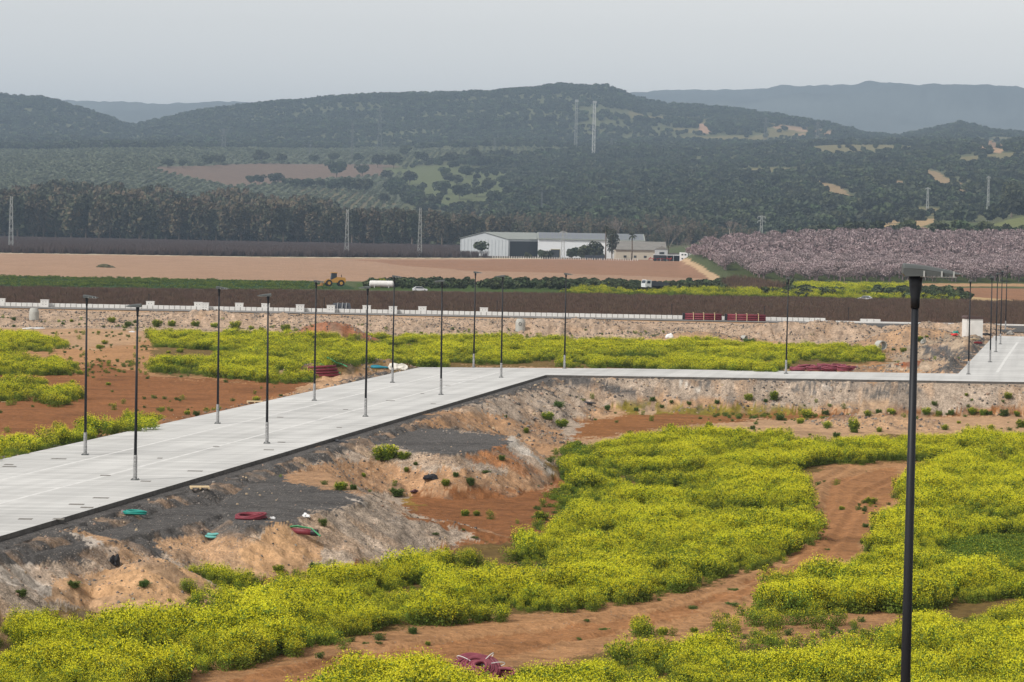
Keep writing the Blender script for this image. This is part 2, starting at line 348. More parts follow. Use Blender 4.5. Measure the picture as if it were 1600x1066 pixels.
# ------------------------------------------------------------------ what the ground is made of (photo polygons projected onto the land)
TAN = lin(188, 152, 118); RED = lin(146, 98, 62); REDL = lin(178, 134, 94); GRAV = lin(94, 91, 89); RUB = lin(178, 160, 142); PALE = lin(205, 192, 178)
OLIV = lin(138, 124, 52); GRS = lin(84, 100, 30); SOIL = lin(120, 98, 58)
POLYS = [  # later wins: colour, wobble in metres, stoniness, polygon(s) in photo pixels
 (REDL, .8, .1, [(-900, 560), (150, 545), (260, 530), (500, 560), (600, 590), (480, 620), (300, 670), (-900, 800)]),
 (RED, .8, .1, [(-900, 600), (120, 585), (150, 560), (240, 590), (360, 596), (560, 592), (420, 626), (320, 655), (240, 672), (-900, 740)]),
 (SOIL, 1, 0, [(230, 520), (870, 528), (1380, 545), (1400, 580), (900, 577), (650, 573), (520, 592), (250, 585)]),
 (REDL, 1, .1, [(1380, 570), (1450, 580), (1500, 584), (1280, 582), (1380, 560)]),
 (SOIL, .8, 0, [(-60, 960), (330, 940), (460, 900), (640, 870), (860, 825), (905, 780), (860, 730), (900, 690), (960, 675), (1280, 680), (1700, 680), (1700, 1200), (-60, 1200)]),
 (TAN, .8, .2, [(900, 640), (1000, 660), (1200, 640), (1700, 640), (1700, 684), (1400, 680), (1280, 690), (1000, 676), (900, 700)]),
 (RED, .7, .05, [(620, 775), (700, 765), (860, 752), (900, 740), (915, 790), (850, 830), (740, 850), (680, 868), (560, 885), (330, 930), (250, 900), (420, 900), (500, 880), (640, 855), (640, 800)]),
 (lin(150, 102, 62), .7, .05, [(960, 648), (1060, 642), (1230, 645), (1700, 632), (1700, 645), (1180, 655), (1040, 672), (930, 682), (880, 690), (890, 665)]),
 (OLIV, .6, 0, [(940, 632), (1000, 628), (1080, 636), (1200, 634), (1270, 640), (1250, 648), (1100, 648), (980, 646)]),
 (lin(150, 120, 60), .8, .1, [(560, 740), (640, 745), (660, 800), (620, 780)]),
 (OLIV, .6, 0, [(260, 905), (330, 885), (400, 900), (420, 915), (320, 935)]),
 (REDL, .5, .12, [(230, 1110), (300, 1040), (430, 1015), (640, 980), (860, 955), (1020, 930), (1130, 905), (1220, 870), (1262, 800), (1250, 745), (1320, 722), (1425, 722), (1420, 800), (1340, 890), (1190, 935), (1240, 960), (1400, 950), (1420, 1010), (1280, 1020), (1150, 1000), (980, 1010), (880, 1035), (700, 1060), (560, 1110)]),
 (lin(168, 120, 80), .4, .1, [(290, 1100), (420, 1045), (640, 1010), (900, 980), (1100, 940), (1240, 880), (1290, 790), (1300, 750), (1400, 728), (1410, 760), (1330, 870), (1180, 925), (980, 985), (760, 1030), (600, 1080)]),
 (REDL, .5, .1, [(710, 920), (780, 895), (870, 885), (870, 905), (800, 925)]),
 (lin(96, 110, 34), .6, 0, [(1485, 892), (1490, 848), (1540, 840), (1800, 834), (1800, 890), (1560, 902)]), (lin(88, 106, 40), .8, 0, [(890, 780), (905, 730), (880, 700), (900, 690), (925, 720), (915, 800), (870, 820)]),
 # slopes and gravel beside the road
 (RUB, .9, .9, [(-60, 840), (500, 690), (853, 585), (1700, 597), (1700, 625), (1440, 645), (1200, 632), (1000, 622), (920, 640), (880, 690), (870, 745), (640, 765), (640, 800), (740, 840), (640, 872), (500, 885), (340, 880), (320, 935), (-60, 970)]),
 (lin(180, 142, 108), .8, .4, [(450, 745), (520, 720), (600, 715), (640, 735), (870, 740), (875, 760), (640, 768), (560, 768), (480, 760)]),
 (lin(184, 144, 108), .8, .35, [(620, 655), (730, 640), (790, 655), (870, 672), (880, 700), (860, 720), (800, 685), (720, 668), (640, 668)]),
 (lin(176, 124, 84), .6, .5, [(770, 690), (810, 690), (872, 745), (800, 742), (740, 715)]),
 (lin(190, 180, 168), .3, .9, [(800, 680), (812, 686), (872, 738), (858, 748), (790, 700)]),
 (GRAV, .7, .5, [(-60, 838), (500, 688), (853, 583), (905, 588), (960, 600), (1010, 620), (960, 616), (880, 602), (800, 615), (720, 636), (640, 662), (800, 682), (808, 690), (770, 704), (700, 716), (640, 702), (560, 694), (500, 722), (450, 746), (520, 764), (570, 772), (578, 780), (540, 795), (470, 806), (470, 826), (400, 824), (340, 850), (300, 862), (250, 872), (170, 862), (120, 880), (60, 878), (-60, 905)]),
 (lin(118, 112, 106), 3, .8, [(1060, 598), (1100, 600), (1120, 618), (1080, 612)]), (lin(118, 112, 106), 3, .8, [(1330, 602), (1430, 604), (1410, 622), (1350, 614)]), (lin(118, 112, 106), 3, .8, [(1210, 600), (1300, 602), (1310, 612), (1250, 612)]),
 (GRAV, .5, .7, [(-60, 700), (100, 690), (250, 668), (340, 652), (520, 600), (560, 588), (640, 575), (700, 573), (760, 576), (660, 590), (0, 724), (-60, 735)]),
 (lin(196, 158, 122), .5, .2, [(470, 604), (500, 588), (560, 586), (530, 600), (440, 620)]),
 (TAN, .6, .5, [(240, 845), (300, 835), (400, 840), (470, 830), (500, 850), (480, 890), (400, 880), (330, 890), (260, 872)]),
 (lin(200, 160, 120), .6, .15, [(80, 905), (180, 890), (230, 872), (300, 895), (345, 930), (280, 945), (150, 950), (80, 940)]),
 (lin(200, 160, 120), .6, .1, [(380, 850), (410, 820), (450, 825), (480, 870), (480, 895), (390, 890)]),
 (TAN, .4, .4, [(92, 828), (120, 826), (210, 868), (250, 885), (200, 885), (130, 850)]),
 (PALE, .35, .3, [(98, 832), (112, 832), (185, 862), (180, 870), (140, 856)]),
 (PALE, .4, .4, [(0, 886), (40, 878), (80, 895), (92, 922), (80, 935), (50, 915), (0, 900)]),
 (lin(205, 196, 184), .7, .3, [(1064, 598), (1072, 598), (1094, 613), (1084, 613)]), (PALE, .8, .3, [(1266, 600), (1278, 600), (1298, 609), (1280, 607)]), (lin(205, 196, 184), .5, .3, [(1588, 612), (1594, 612), (1612, 628), (1602, 628)]),
 
 (PALE, .25, .3, [(540, 776), (556, 780), (574, 788), (566, 790)]), (PALE, .3, .3, [(560, 858), (566, 856), (582, 872), (574, 874)]),
 (lin(190, 160, 130), .4, .1, [(998, 640), (1015, 634), (1030, 642), (1022, 650), (1005, 648)]),
 (lin(190, 160, 130), .8, .2, [(1330, 632), (1370, 622), (1400, 630), (1420, 645), (1340, 650)]),
 # right-hand heaps
 (lin(176, 156, 134), .9, .6, [(1380, 575), (1400, 560), (1440, 530), (1505, 520), (1560, 522), (1500, 584), (1450, 582)]),
 (GRAV, .9, .8, [(1445, 552), (1470, 545), (1500, 552), (1500, 545), (1540, 524), (1550, 526), (1502, 584), (1440, 582), (1480, 568)]),
 (lin(90, 90, 92), .4, .8, [(1440, 540), (1490, 538), (1480, 546), (1450, 547)]),
 (lin(150, 92, 60), .6, .1, [(1455, 560), (1425, 572), (1400, 576), (1400, 570)])]
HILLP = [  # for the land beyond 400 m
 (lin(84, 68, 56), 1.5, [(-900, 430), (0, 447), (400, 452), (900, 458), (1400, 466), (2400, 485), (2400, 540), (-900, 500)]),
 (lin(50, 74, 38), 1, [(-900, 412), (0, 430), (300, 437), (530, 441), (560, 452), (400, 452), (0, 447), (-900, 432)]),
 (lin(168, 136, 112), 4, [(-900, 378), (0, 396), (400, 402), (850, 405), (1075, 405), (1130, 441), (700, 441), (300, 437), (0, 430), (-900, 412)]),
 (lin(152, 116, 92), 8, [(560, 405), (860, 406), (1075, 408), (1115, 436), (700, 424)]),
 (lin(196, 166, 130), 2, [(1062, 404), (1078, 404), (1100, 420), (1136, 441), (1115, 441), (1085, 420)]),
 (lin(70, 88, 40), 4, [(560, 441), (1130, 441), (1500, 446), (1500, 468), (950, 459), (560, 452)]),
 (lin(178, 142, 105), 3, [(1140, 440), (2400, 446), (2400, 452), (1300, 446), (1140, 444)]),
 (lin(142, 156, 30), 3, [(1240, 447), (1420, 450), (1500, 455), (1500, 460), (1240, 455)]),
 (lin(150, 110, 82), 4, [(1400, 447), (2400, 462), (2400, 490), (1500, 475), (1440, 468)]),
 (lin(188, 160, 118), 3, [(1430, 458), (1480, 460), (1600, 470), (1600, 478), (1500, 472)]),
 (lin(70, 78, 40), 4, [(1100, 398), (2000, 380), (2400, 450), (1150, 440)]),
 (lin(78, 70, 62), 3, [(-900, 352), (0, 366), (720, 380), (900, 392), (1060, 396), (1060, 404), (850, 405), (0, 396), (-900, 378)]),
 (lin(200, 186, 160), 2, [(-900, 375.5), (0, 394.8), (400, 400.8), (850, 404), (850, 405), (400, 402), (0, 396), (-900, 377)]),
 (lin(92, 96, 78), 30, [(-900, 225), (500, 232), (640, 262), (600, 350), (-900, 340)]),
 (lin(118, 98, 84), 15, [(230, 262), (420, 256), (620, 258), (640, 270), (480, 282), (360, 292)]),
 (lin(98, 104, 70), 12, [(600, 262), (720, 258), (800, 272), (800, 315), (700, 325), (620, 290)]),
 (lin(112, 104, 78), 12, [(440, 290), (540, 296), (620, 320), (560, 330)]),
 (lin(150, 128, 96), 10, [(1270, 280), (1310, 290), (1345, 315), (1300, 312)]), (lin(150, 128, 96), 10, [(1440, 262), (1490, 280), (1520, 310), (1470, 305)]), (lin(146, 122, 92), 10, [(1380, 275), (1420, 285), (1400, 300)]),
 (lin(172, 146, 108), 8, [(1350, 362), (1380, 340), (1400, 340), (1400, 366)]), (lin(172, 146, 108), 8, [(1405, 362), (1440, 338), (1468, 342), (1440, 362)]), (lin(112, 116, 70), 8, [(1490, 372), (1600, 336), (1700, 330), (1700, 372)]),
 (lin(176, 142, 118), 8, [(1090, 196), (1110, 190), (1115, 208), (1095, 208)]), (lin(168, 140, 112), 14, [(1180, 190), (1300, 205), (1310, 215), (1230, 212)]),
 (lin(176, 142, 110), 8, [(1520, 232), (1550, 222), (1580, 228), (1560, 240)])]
def paint(x, y, z, right, on, bank, dr):
    X, Y = project(x, y, z)
    C = np.tile(np.array(TAN), (len(x), 1)); st = np.full(len(x), .15)
    w1 = fbm(x, y, 3, 4, 51) + .5 * fbm(x, y, .55, 3, 52); w2 = fbm(x, y, 3, 4, 57) + .6 * fbm(x, y, .55, 3, 58) + .35 * RNG.normal(0, .5, len(x)) * (y < 300)
    ppm = F / np.maximum(y, 20)
    nr = y < 420
    C[~nr] = lin(84, 92, 58)
    for col, wob, stn, poly in POLYS:
        m = nr & inside(X + w1 * wob * ppm * 1.6, Y + w2 * wob * ppm * .5, poly); C[m] = col; st[m] = stn
    b = bank > .25; C[b] = lin(192, 166, 142); st[b] = .7
    d = ldist(x, y, [(m[0], m[1]) for m in MOUNDW[8:10]]); m = d < 4.6; C[m] = lin(168, 112, 80)
    far = ~nr
    if far.any():
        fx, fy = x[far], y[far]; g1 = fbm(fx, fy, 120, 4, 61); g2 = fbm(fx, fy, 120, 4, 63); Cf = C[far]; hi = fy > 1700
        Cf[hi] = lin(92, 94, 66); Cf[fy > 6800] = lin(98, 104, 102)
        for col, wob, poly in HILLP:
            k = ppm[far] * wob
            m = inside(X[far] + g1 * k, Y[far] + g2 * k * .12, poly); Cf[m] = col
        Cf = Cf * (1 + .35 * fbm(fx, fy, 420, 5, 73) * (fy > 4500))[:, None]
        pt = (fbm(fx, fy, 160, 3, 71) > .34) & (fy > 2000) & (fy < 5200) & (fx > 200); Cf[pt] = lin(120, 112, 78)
        C[far] = Cf
    # real variation in the soil
    rt_ = ss(.1, .5, fbm(x * .35, y * 1.1, 1.6, 4, 85)) * (~(on > .5)) * nr
    C = C * (1 - .22 * rt_)[:, None]
    v = 1 + .16 * fbm(x, y, 2.2, 4, 86) * nr + .14 * fbm(x, y, 7, 4, 81) + .08 * fbm(x, y, .8, 2, 82)
    C = C * v[:, None]
    p_ = np.where(y > 212, y, x * .98 - y * .2); q_ = np.where(y > 212, x, x * .2 + y * .98)
    mix = ss(.0, .35, fbm(p_ * .3, q_, 1.1, 5, 91)) * (on + (bank > .3) * .5).clip(0, 1) * .55
    C = C * (1 - mix[:, None]) + np.array(lin(182, 150, 120)) * mix[:, None]
    mix = ss(.05, .4, fbm(p_ * .28 + 40, q_, .9, 5, 95)) * on * .42
    C = C * (1 - mix[:, None]) + np.array(lin(108, 102, 96)) * mix[:, None]
    C = C * (1 + (on + .6 * (bank > .3)).clip(0, 1) * .32 * fbm(x, y, .5, 3, 97))[:, None]
    return C, st
def ground_mat():
    m = bpy.data.materials.new('earth'); m.use_nodes = True; nt = m.node_tree; b = nt.nodes['Principled BSDF']; b.inputs['Roughness'].default_value = .95; b.inputs['Specular IOR Level'].default_value = .1
    N = nt.nodes.new; Lk = nt.links.new
    ca = N('ShaderNodeVertexColor'); ca.layer_name = 'Col'; sa = N('ShaderNodeAttribute'); sa.attribute_name = 'stone'
    tc = N('ShaderNodeTexCoord')
    n1 = N('ShaderNodeTexNoise'); n1.inputs['Scale'].default_value = 2.2; n1.inputs['Detail'].default_value = 8; n1.inputs['Roughness'].default_value = .7
    Lk(tc.outputs['Object'], n1.inputs['Vector'])
    mr = N('ShaderNodeMapRange'); mr.inputs[1].default_value = .3; mr.inputs[2].default_value = .7; mr.inputs[3].default_value = .62; mr.inputs[4].default_value = 1.32; Lk(n1.outputs[0], mr.inputs[0])
    vm = N('ShaderNodeVectorMath'); vm.operation = 'SCALE'; Lk(ca.outputs[0], vm.inputs[0]); Lk(mr.outputs[0], vm.inputs['Scale'])
    vo = N('ShaderNodeTexVoronoi'); vo.inputs['Scale'].default_value = 8.5; Lk(tc.outputs['Object'], vo.inputs['Vector'])
    th = N('ShaderNodeMath'); th.operation = 'LESS_THAN'; Lk(vo.outputs['Distance'], th.inputs[0]); th.inputs[1].default_value = .32
    sp = N('ShaderNodeSeparateColor'); Lk(vo.outputs['Color'], sp.inputs[0])
    g = N('ShaderNodeMath'); g.operation = 'LESS_THAN'; Lk(sp.outputs[0], g.inputs[0]); ms = N('ShaderNodeMath'); ms.operation = 'MULTIPLY'; Lk(sa.outputs['Fac'], ms.inputs[0]); ms.inputs[1].default_value = .6; Lk(ms.outputs[0], g.inputs[1])
    mm = N('ShaderNodeMath'); mm.operation = 'MULTIPLY'; Lk(th.outputs[0], mm.inputs[0]); Lk(g.outputs[0], mm.inputs[1])
    m2 = N('ShaderNodeMath'); m2.operation = 'MULTIPLY'; Lk(mm.outputs[0], m2.inputs[0]); m2.inputs[1].default_value = .75
    cr = N('ShaderNodeValToRGB'); cr.color_ramp.elements[0].color = (.16, .13, .11, 1); cr.color_ramp.elements[1].color = (.40, .35, .30, 1); Lk(sp.outputs[1], cr.inputs[0])
    mx = N('ShaderNodeMix'); mx.data_type = 'RGBA'; Lk(m2.outputs[0], mx.inputs[0]); Lk(vm.outputs[0], mx.inputs[6]); Lk(cr.outputs[0], mx.inputs[7])
    v2 = N('ShaderNodeTexVoronoi'); v2.inputs['Scale'].default_value = 15; Lk(tc.outputs['Object'], v2.inputs['Vector']); s2 = N('ShaderNodeSeparateColor'); Lk(v2.outputs['Color'], s2.inputs[0])
    m3 = N('ShaderNodeMapRange'); m3.inputs[3].default_value = .55; m3.inputs[4].default_value = 1.5; Lk(s2.outputs[2], m3.inputs[0]); sv = N('ShaderNodeVectorMath'); sv.operation = 'SCALE'; Lk(mx.outputs[2], sv.inputs[0]); Lk(m3.outputs[0], sv.inputs['Scale'])
    mf = N('ShaderNodeMath'); mf.operation = 'MULTIPLY_ADD'; Lk(sa.outputs['Fac'], mf.inputs[0]); mf.inputs[1].default_value = .75; mf.inputs[2].default_value = .12
    mz = N('ShaderNodeMix'); mz.data_type = 'RGBA'; Lk(mf.outputs[0], mz.inputs[0]); Lk(mx.outputs[2], mz.inputs[6]); Lk(sv.outputs[0], mz.inputs[7])
    Lk(mz.outputs[2], b.inputs['Base Color'])
    bp = N('ShaderNodeBump'); bp.inputs['Strength'].default_value = .8; bp.inputs['Distance'].default_value = .3; ad = N('ShaderNodeMath'); ad.operation = 'ADD'; Lk(n1.outputs[0], ad.inputs[0]); Lk(m2.outputs[0], ad.inputs[1])
    Lk(ad.outputs[0], bp.inputs['Height']); Lk(bp.outputs[0], b.inputs['Normal'])
    return m
EARTH = ground_mat()
def grid(name, Ds, cols, ang, kind='structure'):
    Ds = np.asarray(Ds); A = np.linspace(-ang, ang, cols)
    yy, aa = np.meshgrid(Ds, A, indexing='ij'); xx = yy * aa
    x = xx.ravel(); y = yy.ravel()
    h, dr, right, on, bank = height(x, y, True)
    C, st = paint(x, y, h, right, on, bank, dr)
    i = np.arange(len(Ds) - 1)[:, None] * cols + np.arange(cols - 1)[None, :]
    Fq = np.stack([i, i + 1, i + cols + 1, i + cols], -1).reshape(-1, 4)
    me = newmesh(name, np.stack([x, y, h], 1), Fq, EARTH, smooth=True)
    ca = me.color_attributes.new('Col', 'FLOAT_COLOR', 'POINT'); ca.data.foreach_set('color', np.concatenate([C, np.ones((len(x), 1))], 1).astype(np.float32).ravel())
    sa = me.attributes.new('stone', 'FLOAT', 'POINT'); sa.data.foreach_set('value', st.astype(np.float32))
    return tag(link(name, me), kind=kind)
AN = .30
inv = lambda a, b, n: 1 / np.linspace(1 / a, 1 / b, n)
n1_ = np.linspace(12, 82, 24)[:-1]; n2_ = inv(82, 420, 860)
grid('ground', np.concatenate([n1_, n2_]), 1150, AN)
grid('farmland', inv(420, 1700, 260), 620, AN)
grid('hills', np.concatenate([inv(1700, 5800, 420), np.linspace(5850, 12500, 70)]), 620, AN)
# ------------------------------------------------------------------ the concrete road
def concrete_mat():
    m = bpy.data.materials.new('brushed_concrete'); m.use_nodes = True; nt = m.node_tree; b = nt.nodes['Principled BSDF']; b.inputs['Roughness'].default_value = .8; b.inputs['Specular IOR Level'].default_value = .2
    N = nt.nodes.new; Lk = nt.links.new; tc = N('ShaderNodeTexCoord')
    mp = N('ShaderNodeMapping'); mp.inputs['Scale'].default_value = (.10, 1.25, 1); Lk(tc.outputs['Object'], mp.inputs[0])
    n1 = N('ShaderNodeTexNoise'); n1.inputs['Scale'].default_value = 1; n1.inputs['Detail'].default_value = 5; Lk(mp.outputs[0], n1.inputs['Vector'])
    n2 = N('ShaderNodeTexNoise'); n2.inputs['Scale'].default_value = .12; n2.inputs['Detail'].default_value = 6; Lk(tc.outputs['Object'], n2.inputs['Vector'])
    r1 = N('ShaderNodeMapRange'); r1.inputs[1].default_value = .3; r1.inputs[2].default_value = .7; r1.inputs[3].default_value = .80; r1.inputs[4].default_value = 1.1; Lk(n1.outputs[0], r1.inputs[0])
    r2 = N('ShaderNodeMapRange'); r2.inputs[1].default_value = .3; r2.inputs[2].default_value = .7; r2.inputs[3].default_value = .84; r2.inputs[4].default_value = 1.08; Lk(n2.outputs[0], r2.inputs[0])
    m1 = N('ShaderNodeMapping'); m1.inputs['Rotation'].default_value = (0, 0, R(-79)); Lk(tc.outputs['Object'], m1.inputs[0]); m2 = N('ShaderNodeMapping'); m2.inputs['Scale'].default_value = (.022, .9, 1); Lk(m1.outputs[0], m2.inputs[0])
    n3 = N('ShaderNodeTexNoise'); n3.inputs['Scale'].default_value = 1; n3.inputs['Detail'].default_value = 4; Lk(m2.outputs[0], n3.inputs['Vector']); r3 = N('ShaderNodeMapRange'); r3.inputs[1].default_value = .35; r3.inputs[2].default_value = .6; r3.inputs[3].default_value = .9; r3.inputs[4].default_value = 1.03; Lk(n3.outputs[0], r3.inputs[0])
    m0 = N('ShaderNodeMath'); m0.operation = 'MULTIPLY'; Lk(r1.outputs[0], m0.inputs[0]); Lk(r3.outputs[0], m0.inputs[1])
    mu = N('ShaderNodeMath'); mu.operation = 'MULTIPLY'; Lk(m0.outputs[0], mu.inputs[0]); Lk(r2.outputs[0], mu.inputs[1])
    vm = N('ShaderNodeVectorMath'); vm.operation = 'SCALE'; vm.inputs[0].default_value = CONC; Lk(mu.outputs[0], vm.inputs['Scale']); Lk(vm.outputs[0], b.inputs['Base Color'])
    return m
CONC = lin(205, 204, 201)
MC = concrete_mat(); KERB = mat('raw_slab_edge', lin(98, 94, 90), .9, var=.3, nscale=3)
mb = MB(); k = len(ROAD); n = 0
mb.f.append(tuple(range(k))); mb.m.append(0); mb.v = [(a, b, 0.0) for a, b in ROAD] + [(a, b, -.34) for a, b in ROAD]
for i in range(k): j = (i + 1) % k; mb.f.append((i, i + k, j + k, j)); mb.m.append(1)
tag(mb.build('road', [MC, KERB]), kind='structure')
# light joints running along the road, laid 4 mm above it
JO = mat('pale_joint', lin(214, 213, 210), .8, var=.1, nscale=1)
def strip(pts, w, z):
    m = MB()
    for (a, b), (c, d) in zip(pts[:-1], pts[1:]):
        t = Vector((c - a, d - b, 0)).normalized(); q = Vector((-t.y, t.x, 0)) * w / 2
        m.quad((a - q.x, b - q.y, z), (a + q.x, b + q.y, z), (c + q.x, d + q.y, z), (c - q.x, d - q.y, z))
    return m
jm = MB()
for fr in (.33, .64):
    a = L0 * (1 - fr) + R0 * fr; a = np.array([L0[0] + (R0[0] - L0[0]) * fr, L0[1] + (R0[1] - L0[1]) * fr]); b = np.array([L1[0] + (R1[0] - L1[0]) * fr, L1[1] + (R1[1] - L1[1]) * fr])
    a = a - (b - a) * .3; s = strip([tuple(a), tuple(b)], .22, .004); n = len(jm.v); jm.v += s.v; jm.f += [tuple(q + n for q in f) for f in s.f]; jm.m += s.m
rj = [at(1590, 535), at(1572, 560), at(1558, 582)]; s = strip([tuple(map(float, p)) for p in rj], .3, .004); n = len(jm.v); jm.v += s.v; jm.f += [tuple(q + n for q in f) for f in s.f]; jm.m += s.m
tag(jm.build('road_joints', JO), kind='structure')
# slot drains and manhole covers let into the concrete
DR = mat('drain_cover', lin(120, 116, 110), .8, var=.3, nscale=6)
COV = [(120, 788, 24), (40, 811, 22), (95, 725, 0), (14, 726, 14), (15, 729, 22), (85, 717, 10), (96, 717, 16), (305, 736, 24), (228, 752, 16), (158, 778, 25), (165, 743, 16), (338, 698, 10), (420, 703, 16), (440, 691, 12), (610, 626, 14), (677, 631, 8), (438, 652, 10), (660, 615, 6), (540, 640, 8), (136, 793, 20), (700, 603, 8), (475, 700, 0), (530, 668, 8), (92, 811, 18), (250, 716, 8)]
DCV = []
for X_, Y_, w_ in COV:
    if not w_: continue
    x0, y0 = at(X_ - w_ / 2, Y_); x1, y1 = at(X_ + w_ / 2, Y_)
    m = MB(); m.box(-(x1 - x0) / 2, (x1 - x0) / 2, -.22, .22, -.02, .012); 
    o = m.build('drain_cover', DR); o.location = ((x0 + x1) / 2, y0, 0)
    DCV.append((X_, o)); tag(o, '', 'drain cover', 'drain covers scattered over the concrete road')
ORD = ['first', 'second', 'third', 'fourth', 'fifth', 'sixth', 'seventh', 'eighth', 'ninth', 'tenth', 'eleventh', 'twelfth', 'thirteenth', 'fourteenth', 'fifteenth', 'sixteenth', 'seventeenth', 'eighteenth', 'nineteenth', 'twentieth', 'twenty-first', 'twenty-second', 'twenty-third', 'twenty-fourth', 'twenty-fifth', 'twenty-sixth', 'twenty-seventh', 'twenty-eighth', 'twenty-ninth', 'thirtieth']
for k_, (_, o) in enumerate(sorted(DCV, key=lambda q: q[0])): o['label'] = 'flat grey drain cover in the concrete road, %s from the left' % ORD[k_]
# far road beside the low wall
AS = mat('far_road_tarmac', lin(128, 124, 120), .9, var=.25, nscale=.6); AS2 = mat('dark_tarmac', lin(82, 80, 78), .9, var=.2, nscale=.6)
mb = MB(); mb.quad((-170, 396.2, .10), (62, 396.2, .10), (62, 405.5, .10), (-170, 405.5, .10)); mb.cur = 1; mb.quad((62, 376, .10), (170, 376, .10), (170, 402, .10), (62, 402, .10))
mb.quad((44, 386, .115), (61.9, 386, .115), (61.9, 399.5, .115), (44, 399.5, .115))
fr_ = mb.build('far_road', [AS, AS2]); tag(fr_, kind='structure')
PW = mat('white_precast', lin(226, 224, 220), .7, var=.08, nscale=1)
mb = MB(); mb.box(44, 170, 402.3, 403.1, -.3, .30); tag(mb.build('kerb', PW), 'long pale concrete kerb along the far edge of the dark road', 'kerb')
# ------------------------------------------------------------------ low white wall and cabinets
GAPM = mat('wall_joint', lin(150, 146, 140), .9)
def wall(X0, X1, zt0, lab, yb=404.3):
    x0 = float(at_d(X0, 490, yb)[0]); x1 = float(at_d(X1, 490, yb)[0]); root = thing('low_wall', lab, 'wall', (x0, yb, 0), group=None)
    b = MB(); c = MB(); L = x1 - x0; n = int(L / .82); 
    for i in range(n):
        a = i * L / n; b.box(a + .05, a + L / n - .05, -.3, .3, -.4, zt0 * (1 + .015 * math.sin(i * 2.3)))
    b.build('wall_blocks', PW, root); c.box(0, L, -.24, .24, -.4, zt0 - .08); c.build('joint_fill', GAPM, root)
WH = .62
wall(-60, 1290, WH, 'long low white block wall running behind the rubble bank'); wall(1344, 1376, WH, 'short separate piece of low white block wall near the dark road')
HOLE = mat('cabinet_hole', lin(70, 70, 72), .8)
def cab():
    root = thing('utility_cabinet', '', 'cabinet')
    b = MB(); b.box(-.6, .6, -.35, .35, -.4, 1.12); b.build('body', PW, root)
    b = MB(); b.box(-.64, .64, -.39, .39, 1.12, 1.19); b.build('lid', PW, root)
    [MB().cyl((sx * .22, -.365, z), .055, .02, 8, axis='y').build('cable_hole', HOLE, root) for sx in (-1, 1) for z in (.5, .85)]
    kids(root); return root
CABS = [(2, 468, 'white cabinet cut by the left edge of the photo, on the low wall'), (70, 468, 'white cabinet on the low wall above the upright concrete pipe ring'), (235, 473, 'white cabinet on the low wall left of the brown field post'),
        (310, 473, 'white cabinet set back behind the low wall, left one of a close pair'), (320, 476, 'white cabinet in front of the low wall, right one of a close pair'), (374, 475, 'white cabinet set back on the low wall, just right of a lamp post'),
        (415, 478, 'white cabinet on the low wall behind a lamp head'), (469, 478, 'white cabinet set back on the wall, left of the big dark pipe'), (517, 482, 'white cabinet in front of the wall beside the big dark pipe'), (573, 484, 'white cabinet on the wall between two lamp posts right of the big pipe'),
        (614, 485, 'white cabinet on the wall right against a lamp post'), (660, 484, 'white cabinet on the wall halfway between two lamp posts'), (756, 489, 'white cabinet on the wall, the rightmost of them all')]
c0 = cab()
for i, (X_, Y_, l) in enumerate(CABS):
    yb = 403.3 if 'in front' in l or i % 3 == 1 else 405.4
    x_ = float(at_d(X_, Y_, yb)[0]); o = c0 if i == 0 else dup(c0, (0, 0, 0)); o.location = (x_, yb, 0); o['label'] = l; o['group'] = 'white cabinets along the low wall'
# ------------------------------------------------------------------ street lamps
BLK = mat('black_paint', lin(30, 32, 37), .5, var=.1, nscale=3); LED = mat('lamp_grey', lin(84, 88, 88), .4, var=.08, nscale=4); WRAP = mat('dusty_plastic_wrap', lin(150, 150, 150), .8, var=.45, nscale=9); LEDW = mat('lamp_clip', lin(170, 172, 170), .4)
def lamp_head(root, z, s=1):
    b = MB()  # side outline, extruded across: thick at the pole, thin at the tip, sloping roof
    out = [(-.17, .035), (-.14, 0), (.55, .02), (.60, .035), (.42, .085), (.12, .14), (-.15, .165), (-.17, .15)]
    prof = [(-.5, .72), (.5, .72)]
    n = 9; k = len(out)
    for j in range(n):
        t = -1 + 2 * j / (n - 1); yy = t * .16 * s; sq = (1 - abs(t) ** 3 * .35)
        for (a, c) in out: b.v.append((a * s * (1 if a < 0 else (1 - .18 * t * t)), yy * (1 - .25 * max(a, 0)), z + c * s * (sq if c > .05 else 1)))
    for j in range(n - 1):
        for i in range(k): i2 = (i + 1) % k; b.f.append((j * k + i, j * k + i2, (j + 1) * k + i2, (j + 1) * k + i)); b.m.append(0)
    b.f.append(tuple(reversed(range(k)))); b.f.append(tuple((n - 1) * k + i for i in range(k))); b.m += [0, 0]
    h = b.build('lamp_head', LED, root)
    [MB().box(x * s, (x + .02) * s, -.168 * s, -.150 * s, z + .0 * s, z + .075 * s).build('clip', LEDW, h) for x in (.08, .30, .45)]
    c = MB(); c.box(.05 * s, .5 * s, -.11 * s, .11 * s, z - .008, z + .004); c.build('lens', mat('lamp_lens', (.5, .5, .48), .2), h)
